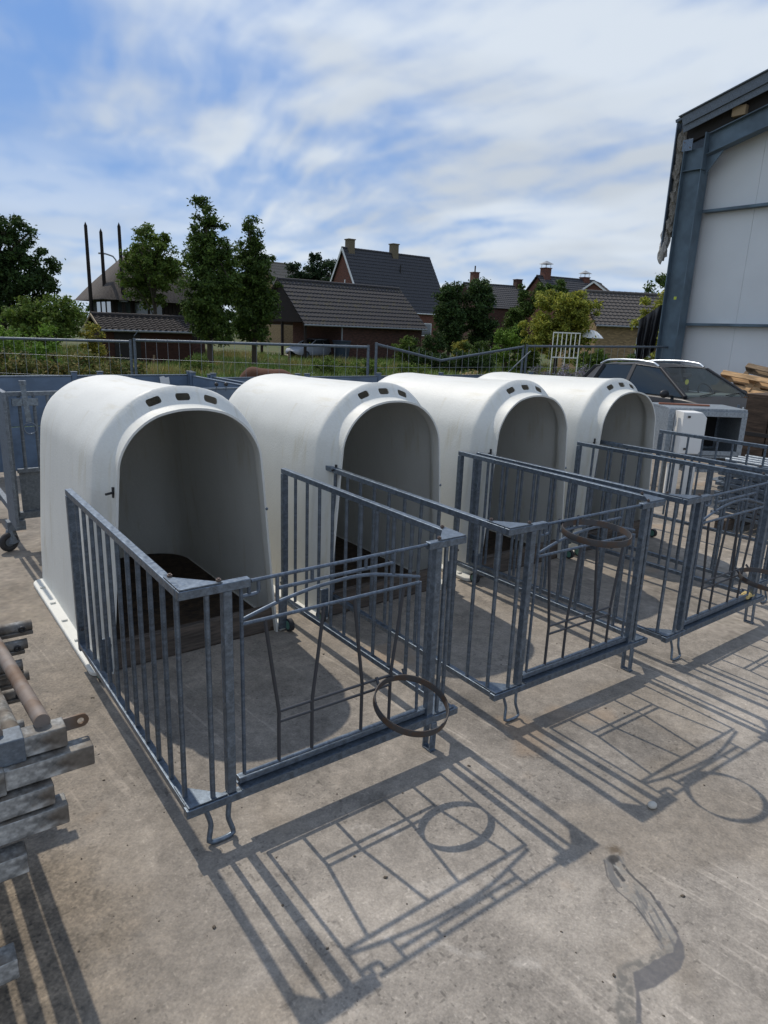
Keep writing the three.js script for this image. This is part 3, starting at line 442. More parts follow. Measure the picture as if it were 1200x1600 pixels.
{
  const t = thing('barn', 'blue-grey steel-framed barn with white panel wall at right', 'barn', [13, 0, -7.8]); // local: z along the gable (towards the yard), x into the building
  const S = 0.263, roofY = (z, o) => o + S * z, LEN = 8.5;
  // I-section column
  const col = new THREE.Group(); col.name = 'column'; t.add(col);
  beamTo('flange', [0, 0, -0.215], [0, 5.15, -0.215], 0.26, 0.018, M.steel, col, 0.002); beamTo('flange', [0, 0, 0.18], [0, 5.15, 0.18], 0.26, 0.018, M.steel, col, 0.002); boxAt('web', [-0.02, 2.58, -0.0175], [0.012, 5.15, 0.377], M.steel, col, 0);
  boxAt('stiffener', [-0.06, 4.78, -0.02], [0.09, 0.014, 0.38], M.steel, col, 0); boxAt('base_plate', [0, 0.012, -0.02], [0.4, 0.02, 0.55], M.steel, col, 0);
  boxAt('end_plate', [-0.06, 5.06, 0.205], [0.22, 0.62, 0.022], M.steel, col, 0);
  boxAt('sticker', [-0.028, 2.48, -0.03], [0.003, 0.055, 0.055], mat({ color: lin(0.55, 0.62, 0.06), roughness: 0.5 }), col, 0);
  const rf = new THREE.Group(); rf.name = 'rafter'; t.add(rf);
  const sl = (n, x, o, w, h, m, p, z0 = 0.2) => beamTo(n, [x, roofY(z0, o), z0], [x, roofY(LEN, o), LEN], w, h, m, p, 0.002);
  sl('flange', 0, 5.30, 0.2, 0.016, M.steel, rf); sl('flange', 0, 4.955, 0.2, 0.016, M.steel, rf); sl('web', -0.02, 5.1275, 0.012, 0.322, M.steel, rf);
  { const s = new THREE.Shape(); s.moveTo(0, 0); s.lineTo(0.30, 0.08); s.lineTo(0, -0.3); part('knee_brace', metric(new THREE.ExtrudeGeometry(s, { depth: 0.012, bevelEnabled: false }).rotateY(-Math.PI / 2)), M.steel, t).position.set(-0.01, 4.97, 0.217); }
  boxAt('bolt_plate', [-0.12, 5.22, -0.16], [0.012, 0.2, 0.2], M.galv, t, 0.002);
  for (const [a, b] of [[-.05, .06], [.05, -.06]]) rodTo('bolt', [-0.132, 5.22 + a, -0.16 + b], [-0.12, 5.22 + a, -0.16 + b], 0.014, M.bolt, t, 6);
  // verge: two galvanised strips, dark gap with blocking, roof sheet
  sl('verge_strip', -0.16, 5.565, 0.012, 0.115, M.galvDull, t, -0.27); sl('verge_strip', -0.19, 5.71, 0.012, 0.165, M.galvDull, t, -0.29); sl('verge_cap', -0.16, 5.815, 0.14, 0.02, M.galvDull, t, -0.36);
  sl('packing', 0.05, 5.50, 0.1, 0.30, M.dark, t, -0.3);
  for (const z of [0.72, 2.0, 3.3]) boxAt('timber_block', [-0.03, roofY(z, 5.44), z], [0.14, 0.16, 0.24], mat({ color: lin(0.30, 0.22, 0.13), roughness: 0.9 }), t, 0.004);
  const roof = part('roof_sheet', metric(new THREE.BoxGeometry(9, 0.05, LEN / Math.cos(Math.atan(S)) + 0.6)), M.galvDull, t); roof.position.set(4.4, roofY(LEN / 2 - 0.3, 5.845), LEN / 2 - 0.2); roof.rotation.x = -Math.atan(S);
  // panel wall set back behind the frame, panels with joints
  for (let k = 0; k < 8; k++) { const z0 = 0.05 + k * 1.06, z1 = z0 + 1.05, s = new THREE.Shape(); s.moveTo(z0, 0.02); s.lineTo(z1, 0.02); s.lineTo(z1, roofY(z1, 5.3)); s.lineTo(z0, roofY(z0, 5.3)); part('wall_panel', metric(new THREE.ExtrudeGeometry(s, { depth: 0.06, bevelEnabled: true, bevelSize: 0.004, bevelThickness: 0.004, bevelSegments: 1 }).rotateY(-Math.PI / 2)), M.sheetWhite, t).position.x = 0.33; }
  for (const y of [0.6, 1.99, 4.06]) { beamTo('girt', [0.19, y, 0.19], [0.19, y, LEN], 0.15, 0.05, M.steel, t, 0.004); }
  // side wall sheet, ragged insulation, low brickwork
  boxAt('side_sheet', [4.5, 4.72, -0.42], [9, 1.9, 0.03], M.galv, t, 0.004); boxAt('side_sheet_edge', [-0.05, 4.55, -0.43], [0.16, 2.2, 0.02], M.galv, t, 0.002);
  for (let k = 0; k < 9; k++) { const g = new THREE.IcosahedronGeometry(0.13, 2), p = g.attributes.position; for (let i = 0; i < p.count; i++) { const q = V().fromBufferAttribute(p, i), f = 0.6 + 0.8 * vn(q.x * 25 + k * 9, q.y * 25 + q.z * 17); p.setXYZ(i, q.x * f * 0.7, q.y * f * 1.6, q.z * f * 0.6); } g.computeVertexNormals(); const o = part('insulation_tuft', metric(g), k > 6 ? mat({ color: lin(0.42, 0.40, 0.37), roughness: 1, bumpMap: grainT, bumpScale: 0.02 }) : M.wool, t); o.position.set(-0.02 + 0.03 * (k % 2), 5.3 - k * 0.24, -0.34 - (k > 6 ? 0.1 : 0)); }
  boxAt('brick_side_wall', [4.6, 1.62, -0.285], [9.1, 3.24, 0.10], M.brickDark, t, 0.004);
  boxAt('back_wall', [8.9, 2.6, LEN / 2], [0.1, 5.2, LEN], M.sheetWhite, t, 0.004);
}
{ // black tarpaulin hanging on a stand beside the barn corner
  const g = new THREE.PlaneGeometry(0.42, 0.9, 24, 30), p = g.attributes.position; for (let i = 0; i < p.count; i++) { const u = p.getX(i) / 0.42 + 0.5, v = 0.475 - p.getY(i); const sl = 0.5 * u; p.setXYZ(i, p.getX(i) * (1 - 0.2 * v), p.getY(i) + 0.32 * u - 0.1, 0.07 * Math.sin(u * 17 + v * 3) * (0.3 + v) + 0.04 * vn(u * 6, v * 6)); } g.computeVertexNormals();
  const g2 = g.clone().translate(0, 0, 0.02); const o = part('black_tarpaulin', metric(mergeGeometries([g, g2])), mat({ color: lin(0.012, 0.012, 0.014), roughness: 0.45 }), scene); o.position.set(12.9, 1.70, -8.27); o.rotation.y = -1.15; tag(o, 'black tarpaulin hanging beside the barn column', 'tarpaulin');
}
// ------------------------------------------------------------------ cars
M.tint = new THREE.MeshPhysicalMaterial({ color: lin(0.10, 0.14, 0.16), transmission: 0.85, roughness: 0.03, thickness: 0, ior: 1.5, side: THREE.DoubleSide });
M.screen = new THREE.MeshPhysicalMaterial({ color: lin(0.86, 0.96, 0.92), transmission: 1, roughness: 0.03, thickness: 0, ior: 1.5, side: THREE.DoubleSide });
function car(pos, turn, sc, label, paintCol, railCol) { // x across (near flank at -x), z forward, rear bumper z=-2
  const t = thing('parked_car', label, 'car', pos, turn); t.scale.setScalar(sc);
  const paint = new THREE.MeshPhysicalMaterial({ color: paintCol, roughness: 0.6, metalness: 0.0, clearcoat: 0.2, clearcoatRoughness: 0.25, side: THREE.DoubleSide }), trim = M.black;
  // lower body: sections along z, half outline from sill to belt and over
  const st = [[-2.0, .70, .42, .78, .80], [-1.93, .80, .36, .92, .93], [-1.6, .86, .30, .965, .985], [-.8, .88, .28, .955, .975], [0, .885, .28, .945, .965], [.75, .88, .28, .945, .975], [1.05, .875, .28, .94, .98], [1.35, .86, .28, .90, .94], [1.75, .82, .30, .80, .85], [2.02, .74, .34, .68, .74], [2.14, .60, .40, .56, .60]];
  const half = ([z, w, y0, yb, yc]) => [[w * .86, y0], [w * .98, y0 + .08], [w, lerp(y0, yb, .55)], [w * .965, yb - .04], [w * .92, yb], [w * .6, lerp(yb, yc, .75)], [0, yc]];
  const rows = st.map((s) => { const h = half(s); return [...h.map(([x, y]) => [-x, y, s[0]]), ...h.slice(0, -1).reverse().map(([x, y]) => [x, y, s[0]])]; });
  const cur = rows[0].map((_, i) => new THREE.CatmullRomCurve3(rows.map((r) => V(...r[i])), false, 'centripetal')), NS = 40, n = cur.length, pos2 = [], idx = [];
  for (let k = 0; k <= NS; k++) for (let i = 0; i < n; i++) { const q = cur[i].getPoint(k / NS); pos2.push(q.x, q.y, q.z); }
  for (let k = 0; k < NS; k++) for (let i = 0; i + 1 < n; i++) { const a = k * n + i; idx.push(a, a + 1, a + n, a + 1, a + n + 1, a + n); }
  for (const k of [0, NS]) { const c = pos2.length / 3; pos2.push(0, 0.6, k ? 2.16 : -2.02); for (let i = 0; i + 1 < n; i++) idx.push(c, k * n + i, k * n + i + 1); }
  const g = new THREE.BufferGeometry(); g.setAttribute('position', new THREE.Float32BufferAttribute(pos2, 3)); g.setIndex(idx); g.computeVertexNormals(); part('body', g, paint, t);
  // cabin: roof, pillars, glass
  const A = (s, z, x, y) => [s * x, y, z], P = { A0: [1.02, .79, .965], A1: [.18, .56, 1.405], B0: [-.42, .82, .955], B1: [-.42, .60, 1.435], C0: [-1.35, .80, .97], C1: [-1.25, .58, 1.39], D0: [-1.92, .66, .95], D1: [-1.55, .54, 1.35] };
  const pt = (s, k) => [s * P[k][1], P[k][2], P[k][0]];
  const roofRows = [[.18, .565, 1.408, 1.43], [-.1, .585, 1.43, 1.462], [-.42, .60, 1.44, 1.475], [-.9, .60, 1.425, 1.465], [-1.3, .58, 1.395, 1.435], [-1.58, .54, 1.352, 1.385]];
  const rg = []; const ri = []; roofRows.forEach(([z, x, ye, yc]) => { for (const f of [-1, -.93, -.6, 0, .6, .93, 1]) rg.push(x * f, lerp(yc, ye, Math.pow(Math.abs(f), 3)) , z); }); for (let k = 0; k + 1 < roofRows.length; k++) for (let i = 0; i < 6; i++) { const a = k * 7 + i; ri.push(a, a + 7, a + 1, a + 1, a + 7, a + 8); }
  const rgeo = new THREE.BufferGeometry(); rgeo.setAttribute('position', new THREE.Float32BufferAttribute(rg, 3)); rgeo.setIndex(ri); rgeo.computeVertexNormals(); part('roof', rgeo, paint, t);
  const quad = (name, pts, m, par = t) => { const gg = new THREE.BufferGeometry(); gg.setAttribute('position', new THREE.Float32BufferAttribute(pts.flat(), 3)); const ii = []; for (let i = 1; i + 1 < pts.length; i++) ii.push(0, i, i + 1); gg.setIndex(ii); gg.computeVertexNormals(); return part(name, gg, m, par); };
  for (const s of [-1, 1]) {
    beamTo('pillar', pt(s, 'A0'), pt(s, 'A1'), 0.07, 0.06, paint, t, 0.015); beamTo('pillar', pt(s, 'B0'), pt(s, 'B1'), 0.045, 0.10, trim, t, 0.01); beamTo('pillar', pt(s, 'C0'), pt(s, 'C1'), 0.06, 0.12, paint, t, 0.015); beamTo('pillar', pt(s, 'D0'), pt(s, 'D1'), 0.07, 0.07, paint, t, 0.015);
    beamTo('roof_rim', pt(s, 'A1'), [s * .60, 1.437, -.42], 0.05, 0.035, paint, t, 0.012); beamTo('roof_rim', [s * .60, 1.437, -.42], pt(s, 'D1'), 0.05, 0.035, paint, t, 0.012);
    quad('side_window', [pt(s, 'A0'), pt(s, 'A1'), pt(s, 'B1'), pt(s, 'B0')].map(([x, y, z]) => [x + s * .012, y, z]), M.tint); quad('side_window', [pt(s, 'B0'), pt(s, 'B1'), pt(s, 'C1'), pt(s, 'C0')].map(([x, y, z]) => [x + s * .012, y, z]), M.tint);
    quad('rear_quarter', [pt(s, 'C0'), pt(s, 'C1'), pt(s, 'D1'), pt(s, 'D0')], paint);
    part('roof_rail', tubeG([[s * .56, 1.43, .12], [s * .57, 1.485, .0], [s * .575, 1.512, -.35], [s * .57, 1.505, -.8], [s * .55, 1.475, -1.2], [s * .535, 1.40, -1.42]], 0.021, 30, 8), mat({ color: railCol, roughness: 0.35, metalness: 0.7 }), t);
    const mi = part('mirror', new THREE.SphereGeometry(0.1, 18, 12).scale(0.95, 0.68, 0.55), paint, t); mi.position.set(s * .97, 1.0, .72); boxAt('mirror_arm', [s * .88, .965, .74], [.14, .03, .06], trim, t, .008);
    for (const z of [1.38, -1.22]) { const w = part('wheel', once('tyre', () => new THREE.TorusGeometry(0.235, 0.085, 14, 30).rotateY(Math.PI / 2)), M.rubber, t); w.position.set(s * .80, .318, z); part('rim', once('rim', () => new THREE.CylinderGeometry(0.2, 0.2, 0.14, 20).rotateZ(Math.PI / 2)), M.galv, w); }
    const hl = part('headlight', new THREE.SphereGeometry(0.12, 14, 10).scale(1.1, .75, .7), M.screen, t); hl.position.set(s * .60, .66, 1.93);
    boxAt('tail_light', [s * .70, .82, -1.93], [.14, .2, .06], mat({ color: lin(.35, .02, .02), roughness: .2 }), t, .02);
    const seat = part('seat', metric(mergeGeometries([placed(new RoundedBoxGeometry(.46, .56, .14, 2, .05), 0, .84, -.3, .2), placed(new RoundedBoxGeometry(.24, .17, .1, 2, .04), 0, 1.19, -.37, .15), placed(new RoundedBoxGeometry(.46, .14, .5, 2, .05), 0, .55, 0)])), mat({ color: lin(.05, .05, .055), roughness: .9 }), t); seat.position.x = s * .36;
  }
  quad('windscreen', [pt(-1, 'A0'), pt(1, 'A0'), pt(1, 'A1'), pt(-1, 'A1')].map(([x, y, z]) => [x, y + .008, z + .01]), M.screen); quad('rear_window', [pt(-1, 'D0'), pt(1, 'D0'), pt(1, 'D1'), pt(-1, 'D1')], M.tint);
  boxAt('dashboard', [0, .93, .72], [1.4, .14, .42], mat({ color: lin(.10, .10, .10), roughness: .8 }), t, .05);
  const sw = part('steering_wheel', new THREE.TorusGeometry(.18, .016, 8, 28), M.black, t); sw.position.set(.36, .99, .42); sw.rotation.x = -.5;
  boxAt('rear_view_mirror', [0, 1.29, .26], [.22, .07, .03], M.black, t, .015);
  const fr = part('air_freshener', new THREE.CylinderGeometry(.05, .035, .012, 8).rotateX(Math.PI / 2), mat({ color: lin(.75, .62, .05), roughness: .6 }), t); fr.position.set(0, 1.17, .28); rodTo('freshener_cord', [0, 1.22, .28], [0, 1.28, .27], .004, M.black, t, 5);
  for (const [a, b] of [[[-.5, .995, 1.06], [.0, 1.03, .93]], [[.12, 1.0, 1.06], [.62, 1.03, .92]]]) beamTo('wiper', a, b, .02, .016, trim, t, .004);
  return t;
}
car([10.6, 0, -6.2], -0.22, 0.88, 'dark charcoal hatchback with silver roof rails, parked behind the rightmost hutch', lin(0.011, 0.012, 0.016), lin(.62, .66, .70));
// ------------------------------------------------------------------ steel cabinet, decks, crate, pallets
{
  const t = thing('steel_cabinet', 'open-fronted stainless cabinet beside the rightmost hutch, before the car', 'cabinet', [6.93, 0, -4.06], -0.62), W = 0.86, D = 0.55, y0 = 0.42, y1 = 0.96; // x right, z toward viewer
  M.inox = mat({ map: galvT, color: lin(1.0, 1.0, 0.98), roughness: 0.45, metalness: 0.45 });
  boxAt('top', [W / 2, y1 - 0.012, -D / 2], [W, 0.024, D], M.inox, t); boxAt('side', [0.012, (y0 + y1) / 2, -D / 2 - .001], [0.02, y1 - y0 - .05, D - .01], M.inox, t, 0); boxAt('side', [W - 0.012, (y0 + y1) / 2, -D / 2 - .001], [0.02, y1 - y0 - .05, D - .01], M.inox, t, 0); boxAt('back', [W / 2, (y0 + y1) / 2, -D + 0.012], [W - .05, y1 - y0 - .05, 0.016], M.inox, t, 0); boxAt('shelf', [W / 2, y0 + .012, -D / 2], [W, 0.024, D], M.inox, t, 0.003);
  boxAt('front_frame', [W / 2, y1 - .055, 0.004], [W, 0.06, 0.02], M.inox, t, 0.003); boxAt('front_frame', [W - .03, (y0 + y1) / 2 - .02, 0.004], [0.06, y1 - y0 - .13, 0.02], M.inox, t, 0.003); boxAt('front_frame', [W / 2, y0 + .055, 0.004], [W, 0.05, 0.02], M.inox, t, 0.003);
  boxAt('inner_panel', [W - .25, (y0 + y1) / 2, -D + .05], [.36, y1 - y0 - .12, .02], M.dark, t, .003);
  { const s = new THREE.Shape(); [[0, 0], [.2, 0], [.24, .05], [.24, .38], [.19, .43], [0, .43]].forEach(([x, y], i) => i ? s.lineTo(x, y) : s.moveTo(x, y)); const o = part('control_box', metric(new THREE.ExtrudeGeometry(s, { depth: .2, bevelEnabled: true, bevelSize: .006, bevelThickness: .006, bevelSegments: 1 })), M.white, t); o.position.set(.06, .50, .03); for (const [x, y] of [[.05, .39], [.05, .05]]) boxAt('clip', [x, y, .215], [.025, .02, .012], M.black, o, .002); }
  boxAt('corner_post', [-.02, .68, .08], [.06, .56, .06], M.inox, t);
  for (const x of [.02, .2]) boxAt('lower_plate', [x + .06, .182, .10], [.13, .36, .03], M.white, t, .006);
  for (const [x, z] of [[.04, -.04], [W - .04, -.04], [.04, -D + .04], [W - .04, -D + .04]]) beamTo('leg', [x, 0, z], [x, y0, z], .04, .04, M.galvDull, t);
  boxAt('tray', [W * .55, y0 - .14, -.12], [.5, .03, .34], M.inox, t, .004);
  const s2 = thing('timber_lath', 'rust-brown lath lying on the stainless cabinet', 'timber', [7.23, 0.972, -4.22], -0.62); beamTo('lath', [-.15, 0, 0], [.4, 0, .06], .03, .018, mat({ color: lin(.30, .12, .07), roughness: .85 }), s2, .003);
}
{ // stacked galvanised decks beside pen 4
  for (let k = 0; k < 11; k++) {
    const y = 0.11 + k * 0.046, t = thing('scaffold_deck', k === 10 ? 'topmost galvanised deck of the stack beside the rightmost pen' : `galvanised deck number ${['one', 'two', 'three', 'four', 'five', 'six', 'seven', 'eight', 'nine', 'ten'][k]} from the ground in the stack beside the rightmost pen`, 'deck', [6.14 + (k % 3) * 0.012, y, -3.05 + (k % 2) * 0.015], 0, 'galvanised decks stacked at the right');
    boxAt('side_beam', [0.02, 0.02, 0.85], [0.035, 0.034, 1.7], M.galv, t, 0.004); boxAt('side_beam', [0.62, 0.02, 0.85], [0.035, 0.034, 1.7], M.galv, t, 0.004);
    for (let j = 0; j < 5; j++) boxAt('cross_bar', [0.32, 0.018, 0.03 + j * 0.41], [0.56, 0.024, 0.03], M.galv, t, 0.003);
    if (k > 8) for (const x of [0.12, 0.24, 0.36, 0.5]) rodTo('tube', [x, 0.045, 0.0], [x, 0.045, 1.7], 0.016, M.inox, t, 10);
  }
  for (const [z, l] of [[-2.9, 'timber bearer under the near end of the deck stack'], [-1.7, 'timber bearer under the far-right end of the deck stack']]) { const t = thing('timber_bearer', l, 'timber', [6.1, 0, z]); boxAt('bearer', [0.33, 0.052, 0], [0.75, 0.1, 0.1], M.board, t, .004); }
  const t = thing('chain_post', 'steel post hung with bright chain between the cabinet and the timber crate', 'chain post', [8.35, 0.16, -4.02]); rodTo('post', [.05, -.15, -.02], [.05, .78, -.02], .016, M.galv, t); boxAt('foot', [.05, -.153, -.02], [.3, .012, .3], M.galvDull, t, .003);
  rodTo('hanger', [0, .0, 0], [.05, .72, .0], .014, M.inox, t); for (let k = 0; k < 18; k++) { const o = part('link', once('link', () => new THREE.TorusGeometry(.028, .009, 6, 14).scale(.7, 1, 1)), M.inox, t); o.position.set(.07 + .02 * Math.sin(k), .72 - k * .036, .03); o.rotation.y = (k & 1) * 1.57 + .4; }
}
M.oldWood = mat({ map: plankT([0.27, 0.22, 0.18]), roughness: 0.95, bumpMap: grainT, bumpScale: 0.002 });
M.newWood = mat({ map: plankT([0.60, 0.49, 0.36]), roughness: 0.9, bumpMap: grainT, bumpScale: 0.0015 });
M.greyWood = mat({ map: plankT([0.42, 0.36, 0.29]), roughness: 0.95, bumpMap: grainT, bumpScale: 0.002 });
{
  const t = thing('timber_crate', 'weathered brown timber crate in front of the car bonnet at right', 'crate', [9.05, 0, -4.25], 0.0);
  for (let k = 0; k < 4; k++) for (const r of [0, 1]) { boxAt('plank', [0.012, 0.30 + r * 0.48, 0.15 + k * 0.30], [0.03, 0.46, 0.285], M.oldWood, t, 0.004); boxAt('plank', [0.12 + k * 0.235, 0.30 + r * 0.48, 0.0], [0.225, 0.46, 0.03], M.oldWood, t, 0.004); boxAt('plank', [0.975, 0.30 + r * 0.48, 0.15 + k * 0.30], [0.03, 0.46, 0.285], M.oldWood, t, 0.004); boxAt('plank', [0.12 + k * 0.235, 0.30 + r * 0.48, 1.225], [0.225, 0.46, 0.03], M.oldWood, t, 0.004); }
  for (const z of [0.02, 1.18]) for (const x of [0.05, 0.92]) boxAt('corner_post', [x, 0.52, z + .02], [0.05, 1.0, 0.05], M.oldWood, t, .004);
  boxAt('lid_board', [0.5, 1.025, 0.6], [1.0, 0.03, 1.26], M.oldWood, t, .004); for (const y of [.05, .535]) boxAt('band', [-0.006, y, .6], [.012, .05, 1.2], M.dark, t, .002);
}
function pallet(label, p, rot, m) {
  const t = thing('pallet', label, 'pallet', p, 0, 'wooden pallets by the barn wall'); t.rotation.set(...rot, 'YXZ');
  for (let k = 0; k < 5; k++) boxAt('deck_board', [0, 0.13, -0.34 + k * 0.17], [1.15, 0.02, 0.12], m, t, .003);
  for (const x of [-0.53, 0, 0.53]) { boxAt('stringer', [x, 0.11, 0], [0.09, 0.018, 0.8], m, t, .003); for (const z of [-0.35, 0, 0.35]) boxAt('block', [x, 0.06, z], [0.09, 0.08, 0.1], m, t, .003); }
  for (const z of [-0.35, 0, 0.35]) boxAt('base_board', [0, 0.01, z], [1.15, 0.018, 0.1], m, t, .003);
  return t;
}
const leaning = (t, X, Y, o) => { const x = V(...X).normalize(), y = V(...Y).normalize(), z = x.clone().cross(y).normalize(); y.crossVectors(z, x); t.quaternion.setFromRotationMatrix(new THREE.Matrix4().makeBasis(x, y, z)); t.position.set(...o); };
leaning(pallet('pale new pallet propped at a slant in front of the barn wall', [0, 0, 0], [0, 0, 0], M.newWood), [-0.1, -0.10, 1], [0.72, -0.66, 0], [11.86, 0.85, -5.72]);
leaning(pallet('grey weathered pallet propped behind the pale slanted pallet', [0, 0, 0], [0, 0, 0], M.greyWood), [-0.1, -0.16, 1], [0.66, -0.7, 0], [12.46, 0.97, -5.62]);
for (let k = 0; k < 3; k++) pallet(['bottom pallet', 'middle pallet', 'top pallet'][k] + ' of the low stack under the pale slanted pallet', [11.75, 0.004 + k * 0.147, -5.6], [0, 1.57 + (k % 2) * 0.03, 0], k % 2 ? M.greyWood : M.newWood);
for (let k = 0; k < 4; k++) pallet(['lowest pallet', 'second pallet up', 'third pallet up', 'uppermost pallet'][k] + ' of the stack against the barn wall', [12.66, 0.004 + k * 0.147, -5.6], [0, 1.57 + (k % 2) * 0.03, 0], k % 2 ? M.newWood : M.greyWood);
{ const o = part('yellow_lump', (() => { const gs = []; for (const [x, z, s] of [[0, 0, .024], [.035, .008, .02], [.06, -.004, .017], [-.02, .01, .018]]) { const g = new THREE.IcosahedronGeometry(s, 2), p = g.attributes.position; for (let i = 0; i < p.count; i++) { const q = V().fromBufferAttribute(p, i), f = .8 + .5 * vn(q.x * 120 + x * 90, q.y * 120 + q.z * 70); p.setXYZ(i, q.x * f * 1.2 + x, q.y * f * .8 + s * .7, q.z * f + z); } gs.push(g); } const m = mergeGeometries(gs); m.computeVertexNormals(); return m; })(), mat({ color: lin(.55, .42, .17), roughness: .9 }), scene); o.position.set(4.10, .166, -1.735); tag(o, 'crumpled yellow lump on the third pen’s sill', 'lump'); }
{ const o = part('pale_pebble', new THREE.IcosahedronGeometry(.016, 2).scale(1.2, .75, 1), mat({ color: lin(.5, .47, .41), roughness: .9 }), scene); o.position.set(2.10, .011, -1.075); tag(o, 'pale pebble in the shadow of the second pen', 'pebble'); }
{ // crumbs of soil, chaff and small stones on the concrete
  const gs = []; for (let k = 0; k < 1500; k++) { const x = rr(-.3, 3.4), z = rr(-3.0, -.35) , s = Math.pow(rnd(), 6) * .0042 + .0012, dense = rnd() < sstep(1.3, -.2, x) * .8 + .3; if (!dense) continue; const g = new THREE.TetrahedronGeometry(s, 1); g.scale(rr(.7, 1.6), rr(.4, .8), rr(.7, 1.6)); g.rotateY(rr(0, 6)); g.translate(x, s * .35, z); gs.push(g); }
  const o = part('yard_crumbs', mergeGeometries(gs), mat({ color: lin(.10, .08, .06), roughness: 1 }), scene); o.userData = { kind: 'stuff', label: 'crumbs of soil and chaff scattered on the concrete', category: 'crumbs' };
}
// ------------------------------------------------------------------ houses beyond the meadow
const FIELD = -0.5;
M.tileGrey = mat({ color: lin(0.045, 0.045, 0.05), roughness: 0.75, bumpMap: grainT, bumpScale: 0.01 });
M.tileMoss = mat({ map: (() => { const f = TN(256, (i, j) => fbm(i * 0.04, j * 0.04, 5)), g = TN(256, (i, j) => fbm(i * 0.3, j * 0.3, 2)); return tex(256, 256, (i, j) => { const d = sstep(0.55, 0.72, f(i, j)), v = 0.8 + 0.4 * g(i, j); return [lerp(.22, .27, d) * v, lerp(.21, .25, d) * v, lerp(.215, .19, d) * v]; }, true, 0.4); })(), roughness: 0.85 });
M.tileWarm = mat({ color: lin(0.085, 0.075, 0.068), roughness: 0.85, bumpMap: grainT, bumpScale: 0.01 });
M.thatch = mat({ map: (() => { const f = TN(256, (i, j) => fbm(i * 0.35, j * 0.03, 4)); return tex(256, 256, (i, j) => { const v = 0.5 + f(i, j); return [.29 * v, .265 * v, .245 * v]; }, true, 0.5); })(), roughness: 1, bumpMap: grainT, bumpScale: 0.03 });
M.boards = mat({ map: plankT([0.13, 0.105, 0.09]), roughness: 0.9 });
M.boardsBrown = mat({ map: plankT([0.24, 0.15, 0.115]), roughness: 0.9 });
M.winGlass = new THREE.MeshPhysicalMaterial({ color: lin(0.05, 0.06, 0.07), roughness: 0.08, metalness: 0, clearcoat: 1, side: THREE.DoubleSide });
M.beige = mat({ color: lin(0.42, 0.33, 0.22), roughness: 0.9 });
M.lead = mat({ color: lin(0.28, 0.29, 0.30), roughness: 0.6, metalness: 0.3 });
function tileSlope(len, run, course = 0.34, pan = 0.30) { // in local: u along ridge (x), v down the slope (+z), y normal; real steps and waves
  const nv = Math.max(2, Math.round(run / course)), nu = Math.max(2, Math.round(len / pan)), su = 6, pos = [], idx = [];
  for (let r = 0; r < nv; r++) for (const [v, y] of [[r, 0.045], [r + 1.05, 0.085]]) for (let i = 0; i <= nu * su; i++) { const ph = (i / su) * Math.PI * 2; pos.push(i / (nu * su) * len, y + 0.035 * (Math.cos(ph) * 0.6 + Math.cos(2 * ph) * 0.25), Math.min(v, nv) * run / nv); }
  const w = nu * su + 1; for (let r = 0; r < nv; r++) for (let i = 0; i + 1 < w; i++) { const a = r * 2 * w + i, b = a + w; idx.push(a, b, a + 1, a + 1, b, b + 1); if (r + 1 < nv) { const c = b + w; idx.push(b, c, b + 1, b + 1, c, c + 1); } }
  const g = new THREE.BufferGeometry(); g.setAttribute('position', new THREE.Float32BufferAttribute(pos, 3)); g.setIndex(idx); const n = g.toNonIndexed(); n.computeVertexNormals(); return metric(n);
}
